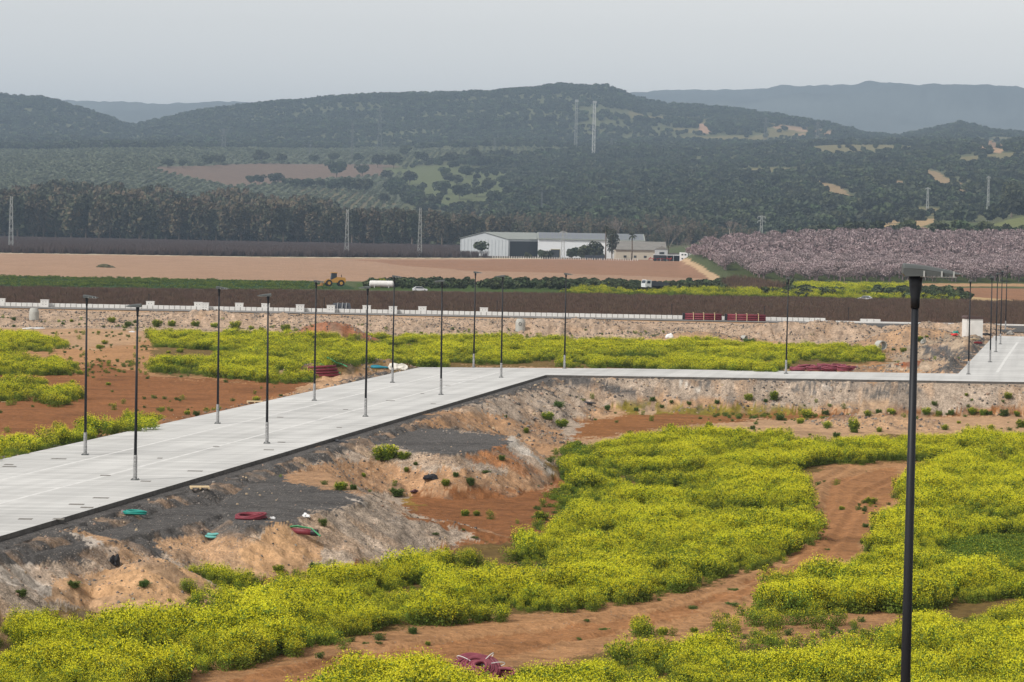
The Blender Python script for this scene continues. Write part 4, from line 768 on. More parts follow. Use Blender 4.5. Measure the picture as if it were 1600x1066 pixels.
# ------------------------------------------------------------------ farm buildings
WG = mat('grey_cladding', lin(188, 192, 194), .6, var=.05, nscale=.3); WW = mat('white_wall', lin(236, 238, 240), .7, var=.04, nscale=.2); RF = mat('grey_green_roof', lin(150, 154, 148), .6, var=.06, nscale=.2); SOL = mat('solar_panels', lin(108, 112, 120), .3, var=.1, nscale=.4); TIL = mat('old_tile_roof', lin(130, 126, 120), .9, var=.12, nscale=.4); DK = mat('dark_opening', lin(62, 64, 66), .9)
def PX(X, D, Y=395): return float(at_d(X, Y, D)[0])
def PZ(X, Y, D): return float(at_d(X, Y, D)[2])
def gable(name, lab, FL, FR, e, ze, zr, wallm, roofm, z0=-2):
    """gable end from FL to FR (front), building running along vector e"""
    t = thing(name, lab, 'building', (FL[0], FL[1], z0)); a = Vector((0, 0, 0)); b_ = Vector((FR[0] - FL[0], FR[1] - FL[1], 0)); e = Vector((e[0], e[1], 0)); mid = b_ / 2; he = ze - z0; hr = zr - z0; U = lambda v, z: (v.x, v.y, z)
    w = MB(); w.quad(U(a, 0), U(b_, 0), U(b_, he), U(mid, hr), U(a, he)); w.quad(U(b_ + e, 0), U(a + e, 0), U(a + e, he), U(mid + e, hr), U(b_ + e, he)); w.quad(U(b_, 0), U(b_ + e, 0), U(b_ + e, he), U(b_, he)); w.quad(U(a + e, 0), U(a, 0), U(a, he), U(a + e, he)); w.build('wall', wallm, t)
    r = MB(); n = (e.normalized()) * .5; q = b_.normalized() * .4; up = .15
    for s0, sg in ((a, -1), (b_, 1)):
        P = [s0 + q * sg - n, mid - n, mid + e + n, s0 + e + q * sg + n]; Z = [he - .1, hr, hr, he - .1]; top = [(p.x, p.y, z + up + .2) for p, z in zip(P, Z)]; bot = [(p.x, p.y, z + up) for p, z in zip(P, Z)]
        i0 = len(r.v); r.v += top + bot; r.f += [(i0, i0 + 1, i0 + 2, i0 + 3), (i0 + 7, i0 + 6, i0 + 5, i0 + 4), (i0, i0 + 4, i0 + 5, i0 + 1), (i0 + 1, i0 + 5, i0 + 6, i0 + 2), (i0 + 2, i0 + 6, i0 + 7, i0 + 3), (i0 + 3, i0 + 7, i0 + 4, i0)]; r.m += [0] * 6
    rf = r.build('roof', roofm, t); return t, b_, e, he, hr, rf
DA = 1385.
fl = (PX(719, DA), DA); fr2 = (PX(794, DA - 14), DA - 14)
tA, bA, eA, heA, hrA, _ = gable('warehouse', 'grey metal warehouse with a pale gable end facing left, beside the white one', fl, fr2, (26, 52), PZ(794, 374.5, DA - 14), PZ(757, 363.5, DA - 7), WG, RF)
m = MB(); nn = bA.normalized(); ou = Vector((nn.y, -nn.x, 0))
for i in range(14): p = bA * (i / 14.0 + .02) + ou * .06; m.box(p.x - .08, p.x + .08, p.y - .05, p.y + .05, 0, heA - .2)
m.build('cladding_ribs', mat('cladding_rib', lin(160, 166, 170), .6), tA)
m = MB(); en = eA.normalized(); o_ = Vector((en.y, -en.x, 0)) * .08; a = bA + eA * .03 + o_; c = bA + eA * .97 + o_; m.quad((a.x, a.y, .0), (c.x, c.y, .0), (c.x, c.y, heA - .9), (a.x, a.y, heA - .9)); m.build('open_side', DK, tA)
DB = 1360.; xb0, xb1 = PX(841, DB), PX(1006, DB)
tB = thing('warehouse', 'long white warehouse with dark solar panels covering its roof', 'building', (xb0, DB, -2)); LB = xb1 - xb0; he = PZ(900, 375, DB) + 2; hr = PZ(900, 365.3, DB + 16) + 2
m = MB(); m.box(0, LB, 0, 32, 0, he); m.build('wall', WW, tB)
m = MB(); m.prism([(-.6, he - .1), (16, hr), (32.6, he - .1), (32.6, he + .25), (16, hr + .4), (-.6, he + .3)], -.6, LB + .6, M=Matrix(((0, 1, 0, 0), (1, 0, 0, 0), (0, 0, 1, 0), (0, 0, 0, 1))), axis='y'); rf = m.build('roof', RF, tB)
m = MB(); 
for i in range(26):
    for j in range(2):
        x0 = i * LB / 26 + .15; x1 = (i + 1) * LB / 26 - .15; y0 = .2 + j * 7.8; y1 = y0 + 7.3; zz = lambda y: he + .3 + (hr - he + .1) * (y + .6) / 16.6 + .12; m.quad((x0, y0, zz(y0)), (x1, y0, zz(y0)), (x1, y1, zz(y1)), (x0, y1, zz(y1)))
m.build('solar_panels', SOL, rf)
m = MB(); m.prism([(0, he), (0, he + .01), (16, hr)], 0, .1); 
m = MB(); x0 = PX(861, DB) - xb0; m.box(x0, x0 + 4.4, -.06, .1, 0, 4.0); d = m.build('door', DK, tB); m = MB(); m.box(x0 - .25, x0, -.12, .1, 0, 4.2); m.box(x0 + 4.4, x0 + 4.65, -.12, .1, 0, 4.2); m.box(x0 - .25, x0 + 4.65, -.12, .1, 4.0, 4.3); m.build('door_frame', mat('buff_frame', lin(190, 180, 150), .8), d)
DC = 1335.; xc0, xc1 = PX(962, DC), PX(1040, DC); tC = thing('farm_barn', 'low barn with a worn grey tiled roof to the right of the palms', 'building', (xc0, DC, -2)); LC = xc1 - xc0; he = PZ(1000, 391, DC) + 2; hr = PZ(1000, 378.5, DC + 12) + 2
m = MB(); m.box(0, LC, 0, 24, 0, he); m.build('wall', mat('buff_wall', lin(196, 188, 172), .8), tC)
m = MB(); m.prism([(-.6, he - .1), (12, hr), (24.6, he - .1), (24.6, he + .25), (12, hr + .35), (-.6, he + .25)], -.6, LC + .6, M=Matrix(((0, 1, 0, 0), (1, 0, 0, 0), (0, 0, 1, 0), (0, 0, 0, 1))), axis='y'); m.build('roof', TIL, tC)
m = MB(); [m.box(4 + i * 5, 5.4 + i * 5, -.05, .05, .9, 2) for i in range(4)]; m.build('window', DK, tC)
DD = 1318.; t = thing('farmhouse', 'small pale house end with dark doorway beside the barn', 'building', (PX(1024, DD), DD, -2)); m = MB(); m.box(0, 6, 0, 6, 0, 5.6); m.build('wall', WG, t); m = MB(); m.prism([(-.3, 5.6), (6.3, 5.6), (3, 7.2)], -.3, 6.3, axis='y'); m.build('roof', TIL, t); m = MB(); m.box(2.0, 4.4, -.05, .1, 0, 4.2); m.build('door', DK, t)
t = thing('open_carport', 'long low carport with a flat pale roof beside the white cabin', 'carport', (PX(1022, 1300), 1300, -2)); m = MB(); m.box(0, 13, 0, 6, 2.7, 3.1); m.build('roof', WG, t); [MB().box(i * 3.1, i * 3.1 + .2, 0, .2, 0, 2.7).build('post', WG, t) for i in range(5)]; m = MB(); m.box(0, 13, 5.8, 6, 0, 2.7); m.build('back_wall', DK, t)
t = thing('site_cabin', 'white portable cabin with four small windows at the orchard corner', 'cabin', (PX(1063, 1296), 1296, -2)); m = MB(); m.box(0, 3.6, 0, 6, 0, 4.3); m.quad((3.6, 0, 0), (3.6, 6, 0), (3.6, 6, 4.3), (3.6, 0, 4.3)); m.build('walls', WW, t); m = MB(); m.box(3.61, 5.6, .6, 6, 0, 4.1); m.build('annex', mat('annex_grey', lin(180, 180, 176), .7), t)
for i in range(2):
    for j in range(2): MB().box(.6 + i * 1.4, 1.5 + i * 1.4, -.05, .05, 1.0 + j * 1.9, 1.7 + j * 1.9).build('window', DK, t)
heap('hay_cover', 'white tarpaulin-covered stack beside the red farm machine', 'stack', 1003, 404, 7.0, 3.2, WS, 30, 5)
t = thing('farm_machine', 'red farm implement parked under the carport edge', 'farm machine', (PX(1030, 1288), 1288, -2)); FR = mat('red_machine', lin(170, 56, 50), .5); 
for i in range(6): MB().bar((-5 + i * 2, 0, .5), (-4 + i * 2, .5, 1.9), .25).build('tine', FR, t)
MB().box(-5, 6, -.2, .3, 1.1, 1.4).build('beam', FR, t); MB().box(-2.5, 3, -.6, 1.6, 1.6, 2.9).build('hopper', BLKP, t); [MB().cyl((x_, -.8, .7), .7, .4, 14, axis='y').build('wheel', TYRE, t) for x_ in (-2, 3)]
for X_, l in ((922, 'dark trailer parked under the trees, left of the two'), (937, 'dark trailer parked under the trees, right of the two')):
    t = thing('farm_trailer', l, 'trailer', (PX(X_, 1290), 1290, -2), group='dark trailers in the farmyard'); MB().box(-2.4, 2.4, -1, 1, .8, 2.2).build('body', mat('dark_blue_body', lin(56, 60, 70), .6), t); [MB().cyl((x_, -1.1, .45), .45, .3, 12, axis='y').build('wheel', TYRE, t) for x_ in (-1.4, 1.4)]
t = thing('yard_fence', 'row of short white posts along the far edge of the tan field', 'fence', (PX(770, 1286), 1286, -2)); xx = PX(1000, 1286) - PX(770, 1286)
m = MB(); nf = 62
for i in range(nf): MB().box(i * xx / nf - .13, i * xx / nf + .13, -.13, .13, 0, 1.0).build('post', PW, t)
# ------------------------------------------------------------------ vegetation: prototypes
rg = np.random.default_rng(3)
YF = mat('mustard_flower', lin(216, 212, 44, 1.0), .6, rand=.12, trans=.3); LG = mat('mustard_leaf', lin(112, 130, 44), .7, rand=.2, trans=.25); DG = mat('weed_leaf', lin(92, 112, 52), .7, rand=.2, trans=.2); STEM = mat('dry_stem', lin(150, 136, 84), .8)
FG = mat('fresh_grass', lin(98, 120, 38), .7, rand=.15, trans=.2)
def dome(n, r, h, rng, lo=.0, shell=.55, subs=None):
    """points in a ragged bush: several stems' worth of leaning domes, denser to the outside"""
    S = subs; k = rng.integers(0, len(S), n); S = S[k]
    a = rng.uniform(0, 2 * np.pi, n); u = rng.uniform(lo, 1, n); rr = shell + (1 - shell) * rng.uniform(0, 1, n) ** .6
    rad = np.sqrt(np.clip(1 - (u * .97) ** 2, 0, 1)) * rr
    return np.stack([S[:, 0] * r * (.4 + .6 * u) + np.cos(a) * rad * r * S[:, 2], S[:, 1] * r * (.4 + .6 * u) + np.sin(a) * rad * r * S[:, 2], (u * (.7 + .3 * rr)) * h * S[:, 3] + .02], 1)
def mksubs(rng, n=7):
    a = rng.uniform(0, 6.28, n); d = rng.uniform(.15, .75, n); return np.stack([np.cos(a) * d, np.sin(a) * d, rng.uniform(.3, .55, n), rng.uniform(.72, 1.1, n) * (1.08 - .3 * d)], 1)
def plant_mesh(name, nf, ng, r, h, fs, gs, rng, gm=LG, fm=YF, lo=.55):
    subs = mksubs(rng); parts = []; P = dome(ng, r, h, rng, 0, .2, subs); v, f = quads(P, rng.uniform(.6, 1.4, ng) * gs, rng, .0); parts.append((v, f, 0))
    if nf: P = dome(nf, r * 1.05, h * 1.06, rng, lo, .62, subs); P[:, 2] += rng.uniform(0, .12, nf) * h; v, f = quads(P, rng.uniform(.6, 1.3, nf) * fs, rng, .25); parts.append((v, f, 1))
    V, Fq, M = join(parts); return newmesh(name, V, Fq, [gm, fm], M)
def proto(name, me): return bpy.data.objects.new(name, me)
PC = bpy.data.collections.new('plant_kinds')
for i in range(4): PC.objects.link(proto('m%d' % i, plant_mesh('mustard', [470, 380, 230, 90][i], [480, 520, 580, 620][i], .78, 1.0, .031, .055, rg, lo=[.5, .58, .66, .74][i])))
PC.objects.link(proto('m4', plant_mesh('weed', 20, 520, .55, .6, .03, .05, rg, DG)))
PC.objects.link(proto('m5', plant_mesh('grass', 25, 520, .8, .35, .03, .05, rg, FG)))
def scatter(name, P, rotz, scale, pick, coll, label=None, cat=None, tilt=0):
    n = len(P); me = bpy.data.meshes.new(name); me.vertices.add(n); me.vertices.foreach_set('co', np.asarray(P, np.float32).ravel())
    ro = np.zeros((n, 3), np.float32); ro[:, 2] = rotz
    if tilt: ro[:, :2] = RNG.normal(0, tilt, (n, 2))
    a = me.attributes.new('rot', 'FLOAT_VECTOR', 'POINT'); a.data.foreach_set('vector', ro.ravel())
    sc = np.asarray(scale, np.float32); sc = np.repeat(sc[:, None], 3, 1) if sc.ndim == 1 else sc
    a = me.attributes.new('scl', 'FLOAT_VECTOR', 'POINT'); a.data.foreach_set('vector', sc.astype(np.float32).ravel())
    a = me.attributes.new('pick', 'INT', 'POINT'); a.data.foreach_set('value', np.asarray(pick, np.int32))
    o = link(name, me); ng = bpy.data.node_groups.new(name, 'GeometryNodeTree')
    ng.interface.new_socket('Geometry', in_out='INPUT', socket_type='NodeSocketGeometry'); ng.interface.new_socket('Geometry', in_out='OUTPUT', socket_type='NodeSocketGeometry')
    N = ng.nodes.new; gi = N('NodeGroupInput'); go = N('NodeGroupOutput'); ip = N('GeometryNodeInstanceOnPoints'); ci = N('GeometryNodeCollectionInfo'); ci.inputs['Collection'].default_value = coll; ci.inputs['Separate Children'].default_value = True; ci.inputs['Reset Children'].default_value = True
    def at_(nm, ty):
        q = N('GeometryNodeInputNamedAttribute'); q.data_type = ty; q.inputs['Name'].default_value = nm; return [s for s in q.outputs if s.enabled][0]
    ng.links.new(gi.outputs[0], ip.inputs['Points']); ng.links.new(ci.outputs[0], ip.inputs['Instance']); ip.inputs['Pick Instance'].default_value = True
    ng.links.new(at_('pick', 'INT'), ip.inputs['Instance Index']); ng.links.new(at_('rot', 'FLOAT_VECTOR'), ip.inputs['Rotation']); ng.links.new(at_('scl', 'FLOAT_VECTOR'), ip.inputs['Scale']); ng.links.new(ip.outputs[0], go.inputs[0])
    md = o.modifiers.new('scatter', 'NODES'); md.node_group = ng
    return tag(o, label, cat, kind='stuff')
def sample(n, d0, d1, ang=.27, polys=None, holes=(), wob=1.0, a0=None, dens='area', zoff=0):
    """random ground points whose photo position lies in polys, uniform per square metre"""
    a0 = -ang if a0 is None else a0
    y = np.sqrt(RNG.uniform(d0 ** 2, d1 ** 2, n)); x = y * RNG.uniform(a0, ang, n); h = height(x, y)
    X, Y = project(x, y, h); k = F / y * wob; Xw = X + fbm(x, y, 4, 3, 101) * k * 1.2; Yw = Y + fbm(x, y, 4, 3, 103) * k * .35
    m = np.zeros(n, bool)
    for p in polys: m |= inside(Xw, Yw, p)
    for p in holes: m &= ~inside(Xw, Yw, p)
    return x[m], y[m], h[m], X[m], Y[m]
def area(d0, d1, w): return .5 * w * (d1 ** 2 - d0 ** 2)
MUST = [
 [(-90, 1000), (-20, 985), (60, 975), (200, 980), (330, 962), (460, 926), (640, 898), (760, 882), (860, 846), (905, 806), (878, 762), (895, 716), (960, 696), (1100, 692), (1280, 694), (1350, 705), (1310, 722), (1255, 735), (1240, 755), (1260, 790), (1264, 830), (1240, 862), (1200, 885), (1130, 910), (1020, 930), (930, 946), (860, 960), (700, 980), (620, 986), (500, 1016), (400, 1040), (300, 1042), (250, 1075), (150, 1120), (-120, 1120)],
 [(1345, 702), (1500, 692), (1800, 690), (1800, 718), (1420, 722), (1300, 724)],
 [(1422, 760), (1425, 738), (1500, 728), (1600, 722), (1800, 715), (1800, 940), (1600, 932), (1440, 944), (1395, 965), (1300, 962), (1170, 952), (1200, 930), (1290, 915), (1360, 875), (1402, 810)],
 [(500, 1120), (550, 1075), (600, 1055), (660, 1055), (700, 1085), (800, 1092), (870, 1064), (920, 1046), (1000, 1030), (1080, 1026), (1180, 1030), (1280, 1040), (1420, 1006), (1480, 978), (1800, 950), (1800, 1140), (500, 1140)]]
MHOLE = [[(716, 920), (760, 900), (850, 888), (866, 902), (800, 926), (740, 932)], [(1480, 890), (1490, 850), (1540, 842), (1800, 836), (1800, 885), (1560, 900)], [(1440, 700), (1500, 716), (1640, 712), (1640, 708), (1500, 706)]]
SPARSE = [[(975, 1010), (985, 985), (1100, 985), (1110, 1005), (1050, 1030)], [(1090, 975), (1160, 955), (1260, 975), (1420, 985), (1480, 960), (1500, 985), (1400, 1015), (1200, 1030), (1120, 1010)], [(260, 935), (330, 912), (420, 930), (480, 905), (520, 900), (430, 945), (300, 960)], [(870, 700), (905, 690), (900, 760), (915, 800), (870, 830), (830, 840), (840, 800), (880, 770)], [(1270, 700), (1330, 690), (1345, 720), (1290, 735)]]
FARM = [
 [(-200, 532), (40, 530), (95, 536), (105, 545), (60, 552), (-200, 550)], [(-200, 560), (40, 562), (115, 576), (122, 588), (80, 590), (-200, 590)], [(-200, 598), (30, 600), (70, 596), (80, 610), (40, 616), (-200, 612)], [(50, 616), (85, 612), (122, 622), (118, 634), (75, 634)], [(-200, 622), (30, 622), (36, 630), (-200, 634)],
 [(232, 530), (300, 526), (500, 530), (860, 534), (900, 536), (1300, 543), (1372, 552), (1378, 564), (1330, 566), (1235, 566), (1228, 583), (1200, 583), (1000, 577), (860, 574), (660, 573), (600, 572), (540, 575), (500, 584), (485, 597), (440, 602), (300, 588), (250, 584), (240, 574), (330, 560), (370, 556), (300, 546), (250, 543)],
 [(-200, 700), (40, 692), (140, 672), (160, 668), (130, 690), (0, 722), (-200, 760)], [(165, 676), (190, 664), (250, 668), (240, 676)]]
FHOLE = [[(250, 549), (330, 548), (400, 556), (300, 562), (240, 560)], [(690, 566), (880, 568), (880, 574), (700, 574)]]
def clump(x, y, sc): # mounded height of the stand
    return ss(-.55, .55, fbm(x, y, sc, 3, 111))
def mustard(name, polys, holes, d0, d1, dens, label, base=1.0, sc=4.5, gt=0, big=1.0, wob=1.1):
    n = int(area(d0, d1, .54) * dens); x, y, h, X, Y = sample(n, d0, d1, polys=polys, holes=holes, wob=wob)
    c = clump(x, y, sc); q = fbm(x, y, 14, 3, 121); c2 = ss(-.45, .45, fbm(x, y, 2.4, 2, 117)); s = (base * (.20 + .44 * c + .66 * c2) + RNG.normal(0, .08, len(x))).clip(.3, 2)
    keep = RNG.uniform(0, 1, len(x)) < (.62 + 1.0 * c) * (.5 + .7 * c2)
    g = 1.14 - .6 * c - .65 * c2 + .6 * q + RNG.normal(0, .22, len(x)) + gt; pick = np.digitize(g, [.3, .62, .95, 1.3]); 
    P = np.stack([x, y, h - .04], 1)[keep]; S = np.stack([s * big * RNG.uniform(.8, 1.2, len(s)), s * big * RNG.uniform(.8, 1.2, len(s)), s], 1)
    return scatter(name, P, RNG.uniform(0, 6.3, len(P)), S[keep], pick[keep], PC, label, 'plants', .12)
o = mustard('mustard_plants', MUST, MHOLE, 88, 260, 4.6, 'dense yellow-flowering wild mustard covering the low ground beside the dirt track')
print('mustard', len(o.data.vertices))
mustard('mustard_fringe', MUST, MHOLE, 88, 260, .7, 'loose greener mustard plants fringing the dense stand and track', .62, gt=.45, wob=2.0)
o = mustard('sparse_mustard', SPARSE, [], 88, 260, 1.0, 'thin greener mustard and weeds at the edges of the dense stand', .6, gt=.7)
mustard('bank_foot_weeds', [[(262, 925), (330, 900), (410, 915), (470, 895), (525, 884), (520, 905), (430, 930), (330, 950), (270, 945)]], [], 88, 200, 2.6, 'mixed green and yellow weeds along the foot of the sand mounds', .75, gt=.45)
o = mustard('far_mustard', FARM, FHOLE, 140, 375, 1.9, 'yellow mustard covering the ground behind the concrete road', .95, sc=7, big=1.3, gt=.12)
print('far mustard', len(o.data.vertices))
x, y, h, X, Y = sample(60000, 88, 260, polys=[[(890, 780), (905, 730), (880, 745), (860, 790), (880, 800)], [(1485, 892), (1490, 848), (1540, 840), (1800, 834), (1800, 890), (1560, 902)], [(880, 770), (900, 690), (925, 720), (925, 770)]])
scatter('grass', np.stack([x, y, h], 1), RNG.uniform(0, 6, len(x)), RNG.uniform(.5, 1.1, len(x)), np.full(len(x), 5), PC, 'short bright green grass in gaps between the mustard', 'grass')
# small scattered weeds on bare ground
WEED = [[(900, 630), (1700, 625), (1700, 690), (1280, 690), (900, 680)], [(250, 1066), (620, 985), (1020, 930), (1262, 850), (1250, 740), (1420, 725), (1400, 830), (1180, 950), (1420, 960), (1420, 1010), (900, 1040), (560, 1100)], [(-100, 540), (260, 520), (330, 560), (500, 590), (330, 650), (-100, 690)], [(640, 765), (860, 750), (860, 830), (700, 850)], [(-50, 495), (1400, 525), (1400, 540), (-50, 522)], [(440, 745), (620, 715), (870, 740), (860, 760), (640, 770), (500, 765)], [(800, 640), (930, 600), (1000, 640), (900, 690)], [(1380, 560), (1500, 540), (1500, 570), (1400, 580)]]
x, y, h, X, Y = sample(26000, 88, 385, polys=WEED); kp = fbm(x, y, 7, 3, 131) + RNG.normal(0, .25, len(x)) > .42; x, y, h = x[kp], y[kp], h[kp]
scatter('low_weeds', np.stack([x, y, h - .02], 1), RNG.uniform(0, 6, len(x)), RNG.uniform(.15, .62, len(x)), np.where(RNG.uniform(0, 1, len(x)) < .75, 4, 3), PC, 'tiny green weeds dotted over the bare sandy ground', 'weeds')
# stones on the slopes
RC = bpy.data.collections.new('rock_kinds')
for i in range(3):
    import bmesh; bm = bmesh.new(); bmesh.ops.create_icosphere(bm, subdivisions=1, radius=1); [setattr(v, 'co', v.co * random.uniform(.6, 1.1)) for v in bm.verts]
    me = bpy.data.meshes.new('rock'); bm.to_mesh(me); bm.free(); me.materials.append([mat('rock_tan', lin(166, 144, 122), .9, rand=.3), mat('rock_grey', lin(128, 122, 116), .9, rand=.3), mat('rock_dark', lin(92, 88, 84), .9, rand=.3)][i]); RC.objects.link(proto('r%d' % i, me))
n = 420000; y = np.sqrt(RNG.uniform(88 ** 2, 400 ** 2, n)); x = y * RNG.uniform(-.22, .22, n); h, dr, rt, on, bk = height(x, y, True)
kp = ((on > .5) | (bk > .4) | ((dr < 9) & (y < 230) & (h > -1.2) & (RNG.uniform(0, 1, n) < .12))) & (dr > .6) & (fbm(x, y, 3, 3, 141) + RNG.normal(0, .3, n) > .0); x, y, h = x[kp], y[kp], h[kp]
s = (.02 + .09 * RNG.uniform(0, 1, len(x)) ** 5) * (1 + (y > 200) * .7)
scatter('stones', np.stack([x, y, h], 1), RNG.uniform(0, 6, len(x)), s, RNG.integers(0, 3, len(x)), RC, 'loose stones strewn over the banks and slopes', 'stones', .6)
print('stones', len(x))
# ------------------------------------------------------------------ single bushes
def bush_mesh(nf, ng, r, h, gm, seed, gs=.09):
    rr = np.random.default_rng(seed); n = int(ng * 2.2); subs = mksubs(rr, 11); subs[:, 2] *= .75; subs[:, :2] *= 1.1; parts = []
    P = dome(n, r, h, rr, 0, .1, subs); P += rr.normal(0, .03, P.shape); P[:, 2] = np.maximum(P[:, 2], .01); v, f = quads(P, rr.uniform(.4, 1.4, n) * gs * .55, rr); parts.append((v, f, 0))
    a = rr.uniform(0, 6.28, 260); l = rr.uniform(.5, 1.15, 260) * r; e = rr.uniform(.15, 1.4, 260); p = np.stack([np.cos(a) * l * .25, np.sin(a) * l * .25, 0 * a], 1); q = np.stack([np.cos(a) * np.cos(e) * l * 1.2, np.sin(a) * np.cos(e) * l * 1.2, np.sin(e) * l * h / r * .8], 1); d = np.stack([-np.sin(a), np.cos(a), 0 * a], 1) * .012
    m_ = (p + q) / 2 + np.array([0, 0, .08]); parts.append((np.stack([m_ - d, m_ + d, q + d * .5, q - d * .5], 1).reshape(-1, 3), np.arange(1040).reshape(260, 4), 0))
    if nf: P = dome(int(nf * 1.6), r * 1.08, h * 1.12, rr, .5, .6, subs); v, f = quads(P, rr.uniform(.6, 1.3, len(P)) * .034, rr, .2); parts.append((v, f, 1))
    V, Fq, M = join(parts); return newmesh('bush', V, Fq, [gm, YF], M)
BK = [bush_mesh(0, 900, .5, .75, DG, 1), bush_mesh(120, 800, .5, .8, LG, 2), bush_mesh(260, 700, .5, .8, LG, 3), bush_mesh(0, 500, .55, .5, DG, 4)]
BN = ['dark_bush', 'green_bush', 'mustard_bush', 'low_bush']
BL = ['dark green leafy bush', 'mid green bush with few flowers', 'yellow-flowering bush', 'low dark green weed tuft']
